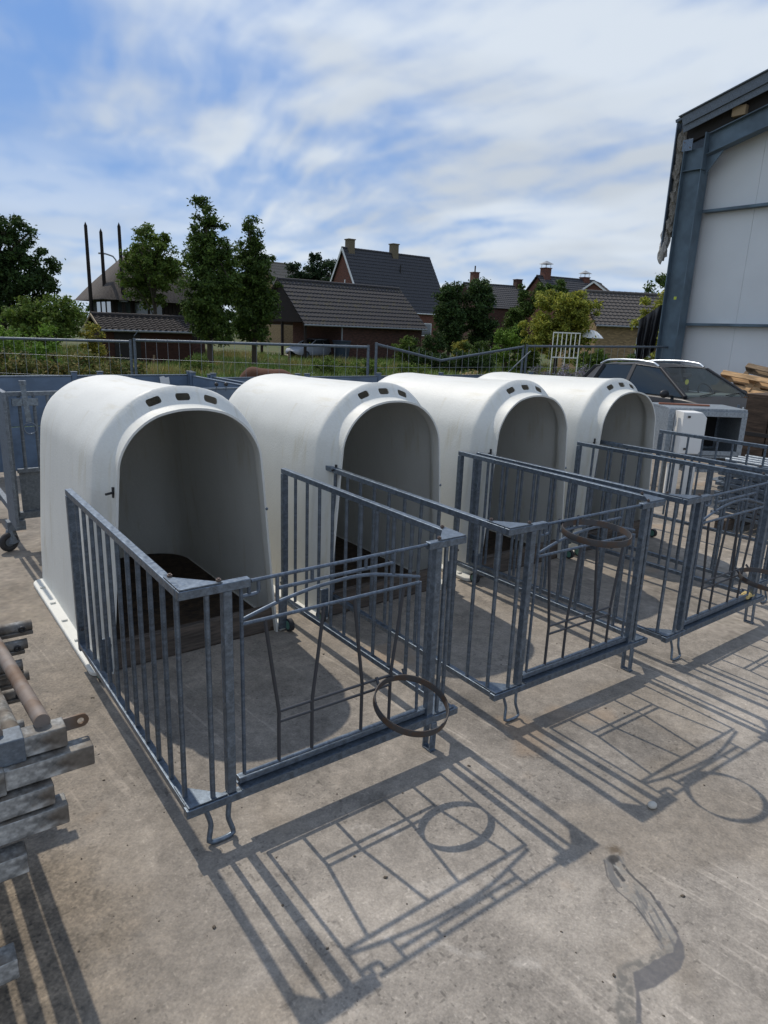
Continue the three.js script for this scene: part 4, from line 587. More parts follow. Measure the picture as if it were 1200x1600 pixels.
function gableHouse(name, label, p, turn, o) { // ridge along local x from 0 to len; +z is the front slope; base y = FIELD
  const t = thing(name, label, o.cat ?? 'house', [p[0], FIELD, p[1]], turn), { len, half, eave, ridge } = o, ang = Math.atan2(ridge - eave, half), run = Math.hypot(ridge - eave, half) + (o.over ?? 0.25);
  for (const s of [1, -1]) {
    const sl = part('roof_slope', once(`ts${len},${run.toFixed(2)},${o.course}`, () => tileSlope(len + 0.5, run, o.course)), o.roof, t); sl.position.set(s > 0 ? -0.25 : len + 0.25, ridge, 0); sl.rotation.set(ang, s > 0 ? 0 : Math.PI, 0, 'YXZ');
    const un = part('roof_underside', once(`tu${len},${run.toFixed(2)}`, () => metric(new THREE.BoxGeometry(len + 0.44, 0.05, run - 0.05).translate((len + 0.5) / 2, -0.03, run / 2))), M.boards, t); un.position.copy(sl.position); un.rotation.copy(sl.rotation);
    if (o.gutter) { const y = ridge - run * Math.sin(ang) - 0.02, z = s * (run * Math.cos(ang) + 0.04); rodTo('gutter', [-0.2, y, z], [len + 0.2, y, z], 0.06, o.gutter, t, 8); }
  }
  const nr = Math.round(len / 0.4); for (let k = 0; k <= nr; k++) { const c = part('ridge_tile', once('rt' + (len / nr).toFixed(3), () => metric(new THREE.CylinderGeometry(0.13, 0.115, len / nr + 0.06, 8, 1, false).rotateZ(Math.PI / 2))), o.roof, t); c.position.set(k * len / nr, ridge + 0.06, 0); }
  const open = o.open ?? 0; // open bay at the left end
  const wallBox = (n, c, s) => boxAt(n, c, s, o.wall, t, 0.004), w = half - 0.12;
  wallBox('wall', [(len + open) / 2, eave / 2, w - 0.1], [len - open, eave, 0.2]); wallBox('wall', [(len + open) / 2, eave / 2, -w + 0.1], [len - open, eave, 0.2]); wallBox('wall', [len - 0.1, eave / 2, 0], [0.2, eave, 2 * w - 0.41]); wallBox('wall', [open + 0.1, eave / 2, 0], [0.2, eave, 2 * w - 0.41]);
  for (const x of [0.02, len - 0.22]) { const s = new THREE.Shape(); s.moveTo(-w, 0); s.lineTo(w, 0); s.lineTo(0, (ridge - eave) * w / half - 0.02); part('gable', metric(new THREE.ExtrudeGeometry(s, { depth: 0.2, bevelEnabled: false }).rotateY(Math.PI / 2)), o.gable ?? o.wall, t).position.set(x, eave + 0.004, 0); }
  if (o.barge) for (const s of [1, -1]) beamTo('barge_board', [-0.22, ridge + 0.02, 0], [-0.22, ridge - run * Math.sin(ang) + 0.03, s * run * Math.cos(ang)], 0.05, 0.2, o.barge, t, 0.004);
  if (open) for (const z of [w - 0.15, 0, -w + 0.15]) beamTo('bay_post', [0.15, 0, z], [0.15, eave, z], 0.16, 0.16, M.boards, t, 0.01);
  return t;
}
function chimney(t, x, top, base, w, m, hat) { const c = boxAt('chimney', [x, (top + base) / 2, 0], [w, top - base, w], m, t, 0.01); boxAt('chimney_cap', [0, (top - base) / 2 + 0.05, 0], [w + 0.14, 0.1, w + 0.14], m, c, 0.01); if (hat) { for (const [a, b] of [[1, 1], [1, -1], [-1, 1], [-1, -1]]) rodTo('hat_leg', [a * w * .4, (top - base) / 2 + .1, b * w * .4], [a * w * .4, (top - base) / 2 + .55, b * w * .4], 0.025, M.lead, c, 6); const h = part('chimney_hat', once('hat' + w, () => new THREE.ConeGeometry(w * 0.95, 0.42, 4).rotateY(Math.PI / 4)), M.lead, c); h.position.y = (top - base) / 2 + 0.76; } return c; }
function windowOn(t, c, w, h, axis, frameM = M.white) { const f = boxAt('window', c, axis === 'x' ? [0.06, h, w] : [w, h, 0.06], frameM, t, 0.004); const d = axis === 'x' ? [-0.036, 0, 0] : [0, 0, 0.036]; boxAt('pane', d, axis === 'x' ? [0.012, h - 0.16, w - 0.16] : [w - 0.16, h - 0.16, 0.012], M.winGlass, f, 0); return f; }
{
  // garage with carport bay
  const [gx, gz] = at(-7.88, 50); const t = gableHouse('garage', 'dark brick garage with grey tiled roof and an open car bay', [gx, gz], 0, { len: 10.3, half: 3.5, eave: 2.5, ridge: 5.3, roof: M.tileMoss, wall: M.brickDark, gable: M.boards, course: 0.42, open: 2.9, gutter: M.lead, cat: 'garage' });
  rodTo('downpipe', [2.98, 0.1, 3.46], [2.98, 2.4, 3.46], 0.05, M.lead, t, 8);
  const cg = car([gx + 1.7, FIELD, gz + 1.6], -1.35, 0.95, 'small pale car parked under the garage’s open bay', lin(0.30, 0.33, 0.38), lin(.1, .1, .1));
  const b = thing('wheelie_bin', 'dark blue wheelie bin standing before the garage corner', 'bin', [gx + 2.55, FIELD, gz + 4.1], 0.2), bm = mat({ color: lin(0.02, 0.035, 0.06), roughness: 0.5 });
  part('bin_body', metric(new THREE.CylinderGeometry(0.62, 0.48, 1.25, 4).rotateY(Math.PI / 4)), bm, b).position.y = 0.68; boxAt('lid', [0, 1.34, 0], [0.95, 0.07, 0.95], bm, b, 0.02); for (const x of [-.3, .3]) { const w = part('wheel', once('bw', () => new THREE.CylinderGeometry(.12, .12, .06, 14).rotateZ(1.5708)), M.rubber, b); w.position.set(x, .12, -.4); }
  // brick house with two chimneys
  const [bx, bz] = at(-5.02, 72); const h = gableHouse('brick_house', 'red-brown brick house with steep dark tiled roof and two square chimneys', [bx, bz], 0, { len: 11, half: 3.7, eave: 4.2, ridge: 9.9, roof: M.tileGrey, wall: M.brickRed, course: 0.40, barge: M.white, gutter: M.white });
  const chM = mat({ color: lin(0.16, 0.13, 0.085), roughness: 0.95, bumpMap: grainT, bumpScale: 0.01 }); chimney(h, 0.75, 10.75, 9.2, 0.72, chM); chimney(h, 6.3, 10.85, 9.3, 0.72, chM);
  rodTo('vent_pipe', [6.3, 7.9, 1.25], [6.3, 8.8, 1.25], 0.07, M.dark, h, 8); boxAt('gable_strip', [-0.01, 6.0, 0.35], [0.05, 1.9, 0.14], M.white, h, 0.01); windowOn(h, [4.2, 2.4, 3.62], 1.4, 1.3, 'z'); windowOn(h, [8.2, 2.4, 3.62], 1.4, 1.3, 'z');
  // tan-roofed house behind the columnar tree
  const [tx, tz] = at(-17.4, 96); const tn = gableHouse('tan_roof_house', 'house with tan roof and dormer behind the right columnar tree', [tx, tz], 0.1, { len: 5, half: 4.2, eave: 5.6, ridge: 10.4, roof: mat({ color: lin(0.19, 0.165, 0.135), roughness: 0.95 }), wall: M.brickOchre, course: 0.5 });
  const dm = boxAt('dormer', [3.6, 8.3, 2.4], [1.3, 1.1, 1.4], M.tileWarm, tn, 0.02); boxAt('dormer_window', [0, 0.05, 0.72], [0.9, 0.75, 0.05], M.winGlass, dm, 0.01);
  // far house, chimneyed, right of the brick house
  const [fx, fz] = at(9.6, 95); const fh = gableHouse('slate_house', 'far house with plain dark roof between the dark shrubs and the climbing ivy', [fx, fz], -0.25, { len: 8.6, half: 4, eave: 5.6, ridge: 8.6, roof: M.tileGrey, wall: M.brickDark, course: 0.45 });
  chimney(fh, 1.4, 10.0, 8.0, 0.9, M.brickRed); chimney(fh, 8.2, 9.5, 7.9, 0.9, M.brickDark); rodTo('flue', [1.4, 10.0, 0], [1.4, 10.9, 0], 0.09, M.dark, fh, 6); windowOn(fh, [7.4, 4.4, 3.92], 1.2, 1.3, 'z');
  // hatted-chimney house
  const [cx, cz] = at(18.6, 92); const ch = gableHouse('hatted_chimney_house', 'dark-roofed house with two metal-hatted brick chimneys', [cx, cz], -0.15, { len: 9.6, half: 4, eave: 6.0, ridge: 9.6, roof: M.tileGrey, wall: M.brickRed, course: 0.45 });
  chimney(ch, 1.2, 10.6, 8.6, 1.0, M.brickRed, true); chimney(ch, 8.0, 9.9, 8.6, 0.95, M.brickRed, true);
  const [gx2, gz2] = at(24.2, 86); gableHouse('white_verge_house', 'roof with a white-edged small gable below the right metal-hatted chimney', [gx2, gz2], -0.15 + 0.6, { len: 4.2, half: 3.2, eave: 6.4, ridge: 8.7, roof: M.tileWarm, wall: M.brickRed, course: 0.45, barge: M.white });
  // ochre cottage at right
  const [ox, oz] = at(12.9, 46); const oc = gableHouse('ochre_cottage', 'ochre brick cottage with brown-grey tiled roof left of the barn', [ox, oz], -Math.PI / 2 + 0.35 + Math.PI, { len: 7.2, half: 2.6, eave: 3.1, ridge: 5.0, roof: M.tileWarm, wall: M.brickOchre, course: 0.36, gutter: M.lead });
  oc.rotation.y = -0.45; oc.position.set(...((p) => [p[0], FIELD, p[1]])(at(12.2, 46)));
  windowOn(oc, [3.4, 1.7, 2.5], 1.2, 1.2, 'z'); boxAt('door', [5.2, 1.05, 2.5], [1.0, 2.1, 0.06], M.boardsBrown, oc, 0.01);
  // thatched haystack barn
  const [hx, hz] = at(-17.2, 49.2); const hb = thing('thatched_barn', 'thatched hip-roofed black timber barn behind the pony shelter', 'barn', [hx, FIELD, hz], 0);
  const hr = part('thatched_roof', (() => { const g = new THREE.CylinderGeometry(0.25, 5.3, 3.9, 4, 14, false).rotateY(Math.PI / 4), p = g.attributes.position; for (let i = 0; i < p.count; i++) { const y = p.getY(i) / 3.9 + 0.5; const s = 1 + 0.05 * Math.sin(y * 3.1); p.setXYZ(i, p.getX(i) * s, p.getY(i), p.getZ(i) * s); } g.computeVertexNormals(); return metric(g.toNonIndexed()); })(), M.thatch, hb); hr.position.y = 5.35;
  for (let k = 0; k < 22; k++) { const a = -2.9 + k * 0.276; boxAt('wall_board', [a, 2.2, 3.0], [0.26, 2.4, 0.06], M.boards, hb, 0.01); if (k > 7) boxAt('wall_board', [-3.0, 2.2, a], [0.06, 2.4, 0.26], M.boards, hb, 0.01); }
  boxAt('base_wall', [0, 0.5, 0], [6.1, 1.0, 6.1], M.brickDark, hb, 0.02); boxAt('core', [0, 2.2, 0], [5.7, 2.38, 5.7], M.dark, hb, 0.02);
  for (const [z, w] of [[2.4, 1.0], [1.2, 1.0], [0, 1.0]]) windowOn(hb, [-3.06, 2.8, z], w, 1.15, 'x', M.boards); for (const x of [-2.35, -1.25, -0.3]) windowOn(hb, [x, 2.8, 3.06], 0.95, 1.15, 'z', M.boards);
  for (const [e, n, y, l] of [[-19.6, 46, 7.4, 'leftmost'], [-18.86, 46.5, 7.1, 'middle'], [-17.1, 45, 7.3, 'rightmost']]) { const [x, z] = at(e, n); const p = thing('tall_pole', l + ' of the three tall timber poles at the thatched barn', 'pole', [x, FIELD, z], 0, 'tall poles at the thatched barn'); const o = part('shaft', metric(new THREE.CylinderGeometry(0.1, 0.14, y + 0.5, 8)), M.boards, p); o.position.y = (y + 0.5) / 2; part('tip', once('tip', () => new THREE.ConeGeometry(0.1, 0.25, 8)), M.boards, p).position.y = y + 0.6; if (l === 'rightmost') part('collar', new THREE.CylinderGeometry(0.22, 0.28, 0.2, 10), M.lead, p).position.y = 3.4; }
  // pony shelter
  const [sx, sz] = at(-15.14, 36); const ps = gableHouse('pony_shelter', 'low brown timber pony shelter with felt roof behind the fence', [sx, sz], 0, { len: 4.6, half: 1.35, eave: 1.75, ridge: 2.35, roof: mat({ color: lin(0.045, 0.038, 0.036), roughness: 0.95, bumpMap: grainT, bumpScale: 0.02 }), wall: M.boardsBrown, course: 0.22, gutter: M.lead, cat: 'shelter', over: 0.2 });
  for (const s of [1, -1]) beamTo('barge_board', [-0.27, 2.4, 0], [-0.27, 1.72, s * 1.55], 0.05, 0.12, M.beige, ps, 0.004);
  for (let k = 0; k < 5; k++) boxAt('slat', [-0.03, 0.25 + k * 0.27, 0.3], [0.04, 0.14, 1.8], M.boardsBrown, ps, 0.01);
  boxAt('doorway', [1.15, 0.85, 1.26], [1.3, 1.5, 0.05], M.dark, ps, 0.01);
}
{ // gravel drive and street lamp, garden things
  const P = [[-9.6, 46.5], [-6.6, 45], [-5.6, 47.2], [-7.2, 56], [-12, 56]], s = new THREE.Shape(); P.forEach(([e, n], i) => { const [x, z] = at(e, n); i ? s.lineTo(x, -z) : s.moveTo(x, -z); });
  structure(part('gravel_drive', metric(new THREE.ShapeGeometry(s).rotateX(-Math.PI / 2).translate(0, FIELD + 0.02, 0)), mat({ color: lin(0.42, 0.36, 0.30), roughness: 1, bumpMap: grainT, bumpScale: 0.01 }), scene));
  const P2 = [[-40, 27], [-14, 31], [-6, 33.5], [3, 31], [12, 27], [20, 26], [20, 27.2], [12, 28.3], [3, 32.3], [-6, 35], [-14, 32.4], [-40, 28.5]], s2 = new THREE.Shape(); P2.forEach(([e, n], i) => { const [x, z] = at(e, n); i ? s2.lineTo(x, -z) : s2.moveTo(x, -z); });
  structure(part('garden_path', metric(new THREE.ShapeGeometry(s2).rotateX(-Math.PI / 2).translate(0, FIELD + 0.015, 0)), mat({ color: lin(0.36, 0.33, 0.28), roughness: 1 }), scene));
  const [lx, lz] = at(-21.6, 56), l = thing('street_lamp', 'thin street lamp rising beside the thatched barn', 'lamp post', [lx, FIELD, lz]); part('post', tubeG([[0, 0, 0], [0, 4, 0], [0, 6.3, 0], [-.2, 6.9, 0], [-.9, 7.1, 0]], 0.06, 24), M.lead, l); boxAt('lantern', [-1.1, 7.08, 0], [.5, .12, .2], M.lead, l, .03);
  const [tx, tz] = at(8.0, 32), tr = thing('trellis', 'white garden trellis frame before the yellow-green tree', 'trellis', [tx, FIELD, tz], -0.55); for (const y of [1.25, 2.35]) beamTo('rail', [-.6, y, 0], [.65, y, 0], .05, .05, M.white, tr, .004); for (let k = 0; k < 7; k++) beamTo('upright', [-.6 + k * .208, k % 3 ? 1.25 : 0, 0], [-.6 + k * .208, 2.35, 0], .035, .035, M.white, tr, .004); 
  const [ux, uz] = at(10.75, 38), u = thing('parasol', 'white parasol canopy in front of the ochre cottage', 'parasol', [ux, FIELD, uz]); rodTo('pole', [0, 0, 0], [0, 2.55, 0], .03, M.lead, u, 8); part('canopy', (() => { const g = new THREE.ConeGeometry(.75, .42, 8, 6), p = g.attributes.position; for (let i = 0; i < p.count; i++) { const y = (p.getY(i) + .21) / .42; p.setY(i, p.getY(i) + .12 * Math.sin(y * 3.14)); } g.computeVertexNormals(); return g; })(), mat({ color: lin(.8, .8, .78), roughness: .8 }), u).position.y = 2.38;
  for (const [e, n, h, l2] of [[-13.6, 33, .75, 'left grey fence stake in the grass before the pony shelter'], [-11.3, 33, .62, 'right grey fence stake in the grass before the pony shelter'], [-6.0, 41, .8, 'dark leaning stake at the grass edge before the garage']]) { const [x, z] = at(e, n), k = thing('fence_stake', l2, 'stake', [x, FIELD, z]); rodTo('stake', [0, 0, 0], [.08, h, 0], .05, M.greyWood, k, 7); }
  const [bx, bz] = at(6.35, 22.3), bk = thing('black_planter', 'black planter tub on legs before the lavender', 'planter', [bx, FIELD, bz]); part('tub', new THREE.CylinderGeometry(.30, .24, .28, 18), M.black, bk).position.y = .62; for (let k = 0; k < 4; k++) rodTo('leg', [.2 * Math.cos(k * 1.57 + .7), 0, .2 * Math.sin(k * 1.57 + .7)], [.22 * Math.cos(k * 1.57 + .7), 1.0, .22 * Math.sin(k * 1.57 + .7)], .015, M.black, bk, 6);
}
// ------------------------------------------------------------------ trees and shrubs
const leafM = (() => { const o = {}; return (t) => o[t] ?? (o[t] = new THREE.MeshPhysicalMaterial({ vertexColors: true, roughness: 0.8, specularIntensity: 0.25, transmission: t, thickness: 0, side: THREE.DoubleSide })); })();
M.bark = mat({ color: lin(0.075, 0.06, 0.045), roughness: 1, bumpMap: grainT, bumpScale: 0.02 });
const barkT = M.bark;
function leafMass(n, clumps, size, cols, spread, flat = 0.5) { // leaf blades gathered round clump centres
  const pos = new Float32Array(n * 12), nor = new Float32Array(n * 12), col = new Float32Array(n * 12), idx = new Uint32Array(n * 6), a = V(), b = V(), c = V(), nn = V();
  for (let k = 0; k < n; k++) {
    const q = clumps[Math.floor(rnd() * clumps.length)], s = size * rr(0.6, 1.35), r = spread * (q.r ?? 1);
    c.set(q.x + gauss() * r, q.y + gauss() * r * 0.75, q.z + gauss() * r);
    nn.set(gauss(), gauss() + flat, gauss()).normalize(); a.set(rr(-1, 1), rr(-1, 1), rr(-1, 1)).cross(nn).normalize(); b.crossVectors(nn, a);
    const P = [[-1, 0, 0], [0, -.48, .12], [1, 0, -.1], [0, .48, .12]], tone = cols[Math.floor(rnd() * cols.length)], f = rr(0.75, 1.35) * (q.f ?? 1) * 1.12;
    for (let m = 0; m < 4; m++) { const o = (k * 4 + m) * 3, [u, v, w] = P[m]; pos[o] = c.x + (a.x * u + b.x * v + nn.x * w) * s; pos[o + 1] = c.y + (a.y * u + b.y * v + nn.y * w) * s; pos[o + 2] = c.z + (a.z * u + b.z * v + nn.z * w) * s; nor[o] = nn.x; nor[o + 1] = nn.y; nor[o + 2] = nn.z; for (let e = 0; e < 3; e++) col[o + e] = tone[e] * f; }
    const o = k * 4; idx.set([o, o + 1, o + 2, o, o + 2, o + 3], k * 6);
  }
  const g = new THREE.BufferGeometry(); g.setAttribute('position', new THREE.BufferAttribute(pos, 3)); g.setAttribute('normal', new THREE.BufferAttribute(nor, 3)); g.setAttribute('color', new THREE.BufferAttribute(col, 3)); g.setIndex(new THREE.BufferAttribute(idx, 1)); return g;
}
const PAL = {
  oak: [[.057, .096, .020], [.074, .116, .022], [.045, .081, .020], [.089, .132, .028]],
  dark: [[.035, .066, .019], [.047, .083, .022], [.028, .054, .017], [.056, .090, .024]],
  mid: [[.091, .145, .026], [.114, .167, .031], [.076, .123, .026], [.138, .181, .037]],
  bright: [[.125, .210, .030], [.147, .238, .035], [.103, .175, .030]],
  yellow: [[.284, .297, .047], [.338, .324, .054], [.230, .257, .047], [.176, .203, .041]],
  mustard: [[.338, .286, .052], [.260, .247, .052], [.156, .182, .039]],
  pine: [[.027, .052, .021], [.038, .065, .024], [.022, .042, .019]],
  lavender: [[.208, .182, .247], [.260, .234, .299], [.130, .156, .117], [.169, .169, .156]],
  straw: [[.432, .336, .180], [.504, .396, .216], [.360, .300, .156]],
  brush: [[.099, .125, .032], [.158, .150, .045], [.065, .094, .027], [.224, .175, .068]],
};
// crown: list of lobes [dx, y, dz, rx, ry, rz]; clump centres are drawn through each lobe with more near its skin
function clumpsIn(lobes, n, jag) { const out = [], vol = lobes.map((l) => l[3] * l[4] * l[5]), tot = vol.reduce((a, b) => a + b); lobes.forEach((l, i) => { const m = Math.max(3, Math.round(n * vol[i] / tot)); for (let k = 0; k < m; k++) { const d = V(gauss(), gauss(), gauss()).normalize(), r = Math.pow(rnd(), 0.42) * (1 + (rnd() - 0.5) * jag); out.push({ x: l[0] + d.x * r * l[3], y: l[1] + d.y * r * l[4], z: l[2] + d.z * r * l[5], r: rr(0.6, 1.3), f: rr(0.8, 1.2) }); } }); return out; }
function tree(name, label, cat, e, n, o) {
  const [x, z] = at(e, n), t = thing(name, label, cat, [x, FIELD, z], rr(0, 6), o.group), lobes = o.lobes, cl = clumpsIn(lobes, o.clumps, o.jag ?? 0.35);
  part('crown', leafMass(o.leaves, cl, o.leaf, PAL[o.pal], o.spread, o.flat), leafM(o.trans ?? 0.25), t);
  if (o.trunk) { // tapered trunk and limbs out to clumps
    const H = o.trunkTo ?? lobes[0][1], gs = [new THREE.CylinderGeometry(o.trunk * 0.45, o.trunk, H, 9, 4).translate(0, H / 2, 0)], fork = H * 0.35;
    for (let k = 0; k < (o.limbs ?? 14); k++) { const c = cl[Math.floor(rnd() * cl.length)], y0 = lerp(fork, H, rnd()); gs.push(new THREE.TubeGeometry(new THREE.CatmullRomCurve3([V(0, y0, 0), V(c.x * 0.45, lerp(y0, c.y, 0.55) + 0.1, c.z * 0.45), V(c.x, c.y, c.z)]), 6, o.trunk * 0.2, 5)); }
    part('trunk', metric(mergeGeometries(gs.map((g) => { g = g.index ? g.toNonIndexed() : g; for (const k of Object.keys(g.attributes)) if (!['position', 'normal', 'uv'].includes(k)) g.deleteAttribute(k); return g; }))), M.bark, t);
  } else { const gs = []; for (let k = 0; k < 7; k++) { const c = cl[Math.floor(rnd() * cl.length)]; gs.push(new THREE.TubeGeometry(new THREE.CatmullRomCurve3([V(c.x * 0.15, 0, c.z * 0.15), V(c.x * 0.5, c.y * 0.5, c.z * 0.5), V(c.x, c.y, c.z)]), 5, 0.025, 5)); } part('stems', mergeGeometries(gs), M.bark, t); }
  return t;
}
const column = (h, w) => { const L = []; const n = 7; for (let k = 0; k < n; k++) { const f = k / (n - 1), y = lerp(1.9, h - 0.7, f), r = w * (0.62 + 0.38 * Math.sin(Math.PI * Math.pow(f, 0.75) * 0.95 + 0.25)) * (f > 0.8 ? 0.62 : 1); L.push([rr(-.12, .12), y, rr(-.12, .12), r, h / n * 0.75, r]); } return L; };
tree('columnar_tree', 'taller of the two dark columnar trees behind the fence', 'tree', -8.8, 34, { lobes: column(8.1, 1.42), clumps: 330, leaves: 30000, leaf: 0.085, spread: 0.24, pal: 'oak', trunk: 0.16, trunkTo: 6.5, limbs: 24, group: 'columnar trees' });
tree('columnar_tree', 'shorter of the two dark columnar trees, left of the garage', 'tree', -7.42, 38, { lobes: column(7.6, 1.30), clumps: 300, leaves: 27000, leaf: 0.09, spread: 0.24, pal: 'oak', trunk: 0.15, trunkTo: 6.2, limbs: 22, group: 'columnar trees' });
tree('round_tree', 'lighter airy round tree overhanging the thatched roof', 'tree', -14.1, 42, { lobes: [[0, 5.6, 0, 1.35, 1.5, 1.3], [-1.0, 4.9, .3, .9, 1.2, .9], [.9, 4.8, .2, 1.1, 1.4, 1.0], [.2, 3.7, .4, .95, 1.0, .9], [-.5, 6.6, 0, .6, .7, .6], [.4, 6.9, 0, .6, .7, .6]], clumps: 150, leaves: 15000, leaf: 0.10, spread: 0.28, pal: 'mid', trunk: 0.16, trunkTo: 5, limbs: 20, trans: 0.35 });
tree('broad_tree', 'large dark broad tree at the left edge', 'tree', -18.9, 34, { lobes: [[0, 4.6, 0, 2.5, 2.0, 2.2], [1.7, 4.0, .6, 1.2, 1.1, 1.2], [-.8, 6.2, 0, 1.3, 1.0, 1.3], [1.0, 5.9, .6, 1.0, .8, .9], [.6, 2.9, .5, 2.0, 1.2, 1.5], [2.2, 5.0, 0, .6, .5, .6]], clumps: 240, leaves: 30000, leaf: 0.10, spread: 0.30, pal: 'dark', trunk: 0.24, trunkTo: 5.5, limbs: 30 }).rotation.y = -0.6;
tree('apple_tree', 'rounded green fruit tree in front of the broad tree at left', 'tree', -14.9, 30, { lobes: [[0, 1.9, 0, 1.5, 1.1, 1.2], [.8, 2.3, 0, .8, .7, .8], [-.9, 1.6, .2, .9, .9, .9], [1.35, 2.6, 0, .4, .5, .4]], clumps: 120, leaves: 9000, leaf: 0.085, spread: 0.25, pal: 'mid', trunk: 0.12, trunkTo: 2.2 }).rotation.y = -0.65;
tree('yellowing_shrub', 'yellowing upright shrub left of the pony shelter', 'shrub', -13.65, 32, { lobes: [[0, 1.25, 0, .6, .75, .55], [.1, .6, 0, .5, .5, .5]], clumps: 34, leaves: 2600, leaf: 0.07, spread: 0.16, pal: 'mustard', trunk: 0.05, trunkTo: 1.2, limbs: 6 });
for (const [e, n, w, h, l, pal] of [[-10.6, 19.5, 1.2, 1.35, 'brushwood clump at the far left behind the fence', 'brush'], [-9.3, 20.5, 1.1, 1.15, 'brushwood clump left of the fence post, behind the mesh', 'brush'], [-8.2, 21.5, .7, .95, 'small brushwood clump nearest the pony shelter', 'brush'], [-11.4, 21.5, 1.3, 1.9, 'feathery light green bush at the far left behind the fence', 'bright']]) tree('brushwood', l, 'bush', e, n, { lobes: [[0, h * .5, 0, w, h * .5, w * .8]], clumps: 55, leaves: 5000, leaf: 0.05, spread: 0.17, pal, jag: .6 });
for (const [e, n, h, l] of [[-11.6, 86, 9.6, 'left pine of the clump behind the brick house'], [-9.6, 88, 11.3, 'middle pine of the clump behind the brick house'], [-7.6, 86, 10.4, 'right pine of the clump behind the brick house']]) tree('pine_tree', l, 'tree', e, n, { lobes: [[0, h - 1.6, 0, 1.1, 1.5, 1.1], [.8, h - 3.2, 0, 1.2, 1.2, 1.2], [-.9, h - 3.4, .2, 1.2, 1.3, 1.2], [0, h - 5, 0, 1.6, 1.6, 1.6]], clumps: 90, leaves: 8000, leaf: 0.17, spread: 0.45, pal: 'pine', trunk: .2, trunkTo: h - 2, group: 'pines behind the brick house' });
tree('dark_shrub_tree', 'left of the two dark tall shrubs right of the brick house', 'tree', 4.0, 48, { lobes: [[0, 3.6, 0, 1.15, 1.8, 1.1], [.3, 4.9, 0, .7, .8, .7], [-.4, 2.2, 0, 1.3, 1.3, 1.1]], clumps: 130, leaves: 16000, leaf: 0.10, spread: .30, pal: 'dark', trunk: .14, trunkTo: 4 });
tree('dark_shrub_tree', 'right of the two dark tall shrubs right of the brick house', 'tree', 6.0, 48.5, { lobes: [[0, 3.7, 0, 1.1, 1.9, 1.1], [-.2, 5.1, 0, .7, .7, .7], [.5, 2.2, 0, 1.2, 1.3, 1.1]], clumps: 130, leaves: 16000, leaf: 0.10, spread: .30, pal: 'dark', trunk: .14, trunkTo: 4 });
tree('climbing_ivy_tree', 'ragged upright tree between the far house and the yellow-green tree', 'tree', 9.3, 52, { lobes: [[0, 2.6, 0, 1.0, 2.0, 1.0], [.7, 4.4, 0, .7, 1.2, .7], [2.4, 5.0, 0, 1.2, .9, 1.0], [1.5, 5.5, 0, .35, .8, .3], [.2, 5.3, 0, .3, .8, .3], [3.0, 5.9, 0, .25, .7, .25]], clumps: 150, leaves: 15000, leaf: .10, spread: .25, pal: 'oak', trunk: .12, trunkTo: 4 }).rotation.y = -0.65;
tree('yellow_green_tree', 'broad yellow-green domed tree before the ochre cottage', 'tree', 9.05, 38, { lobes: [[0, 3.4, 0, 1.7, 1.15, 1.5], [-.9, 2.4, .3, 1.0, 1.0, 1.0], [.9, 3.5, .3, 1.1, .9, 1.1], [.2, 1.9, .2, 1.6, 1.1, 1.2]], clumps: 190, leaves: 22000, leaf: .085, spread: .24, pal: 'yellow', trunk: .13, trunkTo: 3, trans: .35 }).rotation.y = -.65;
tree('yellow_green_tree', 'yellow-green tree half hidden behind the barn column', 'tree', 9.6, 25, { lobes: [[0, 2.6, 0, .95, 1.2, .9], [.5, 3.3, 0, .8, .8, .8], [-.3, 1.9, .2, .7, .7, .7]], clumps: 75, leaves: 7500, leaf: .065, spread: .18, pal: 'yellow', trunk: .1, trunkTo: 2.6, trans: .35 }).rotation.y = -.65;
tree('far_tree', 'dark distant treetop between the cottage roof and the barn', 'tree', 27.5, 72, { lobes: [[0, 7.0, 0, 2.0, 1.6, 1.8], [-1.8, 6.4, 0, 1.4, 1.1, 1.3], [0, 4.5, 0, 2.0, 2.0, 2.0]], clumps: 80, leaves: 6000, leaf: .17, spread: .4, pal: 'oak', trunk: .25, trunkTo: 6 }).rotation.y = -.65;
for (const [e, n, w, h, pal, l] of [[2.45, 44, 1.1, 2.3, 'dark', 'rounded grey-green bush at the garage’s right corner'], [1.1, 45, .8, 1.8, 'mid', 'light green bush against the garage wall end'], [4.3, 42, .5, 1.7, 'mustard', 'small yellow bush between the dark bushes'], [5.1, 41.5, 1.0, 1.75, 'oak', 'clipped dark bush left of the bright green bush'], [6.7, 40, 1.05, 2.6, 'bright', 'bright green round bush right of the bent fence panel'], [7.9, 40.5, .8, 1.9, 'mid', 'low green bush right of the bright round bush'], [10.3, 35.5, .9, 1.7, 'mid', 'green bush under the white parasol'], [8.8, 27, 1.0, 1.15, 'oak', 'low dark bush behind the lavender'], [11.6, 33, .9, 1.5, 'oak', 'dark bush against the cottage wall']]) tree('garden_bush', l, 'bush', e, n, { lobes: [[0, h * .5, 0, w, h * .5, w * .9], [w * .3, h * .7, 0, w * .5, h * .3, w * .5]], clumps: 60, leaves: 5000, leaf: .07, spread: .19, pal });
for (let k = 0; k < 4; k++) tree('hedge_bush', ['first hedge bush from the garage behind the bent fence panel', 'second hedge bush from the garage behind the bent fence panel', 'third hedge bush from the garage behind the bent fence panel', 'fourth hedge bush from the garage behind the bent fence panel'][k], 'hedge', 1.6 + k * 1.1, 38 - k * .3, { lobes: [[0, .65, 0, .75, .62, .6]], clumps: 45, leaves: 3600, leaf: .06, spread: .16, pal: 'dark', jag: .15, group: 'hedge behind the bent fence' });
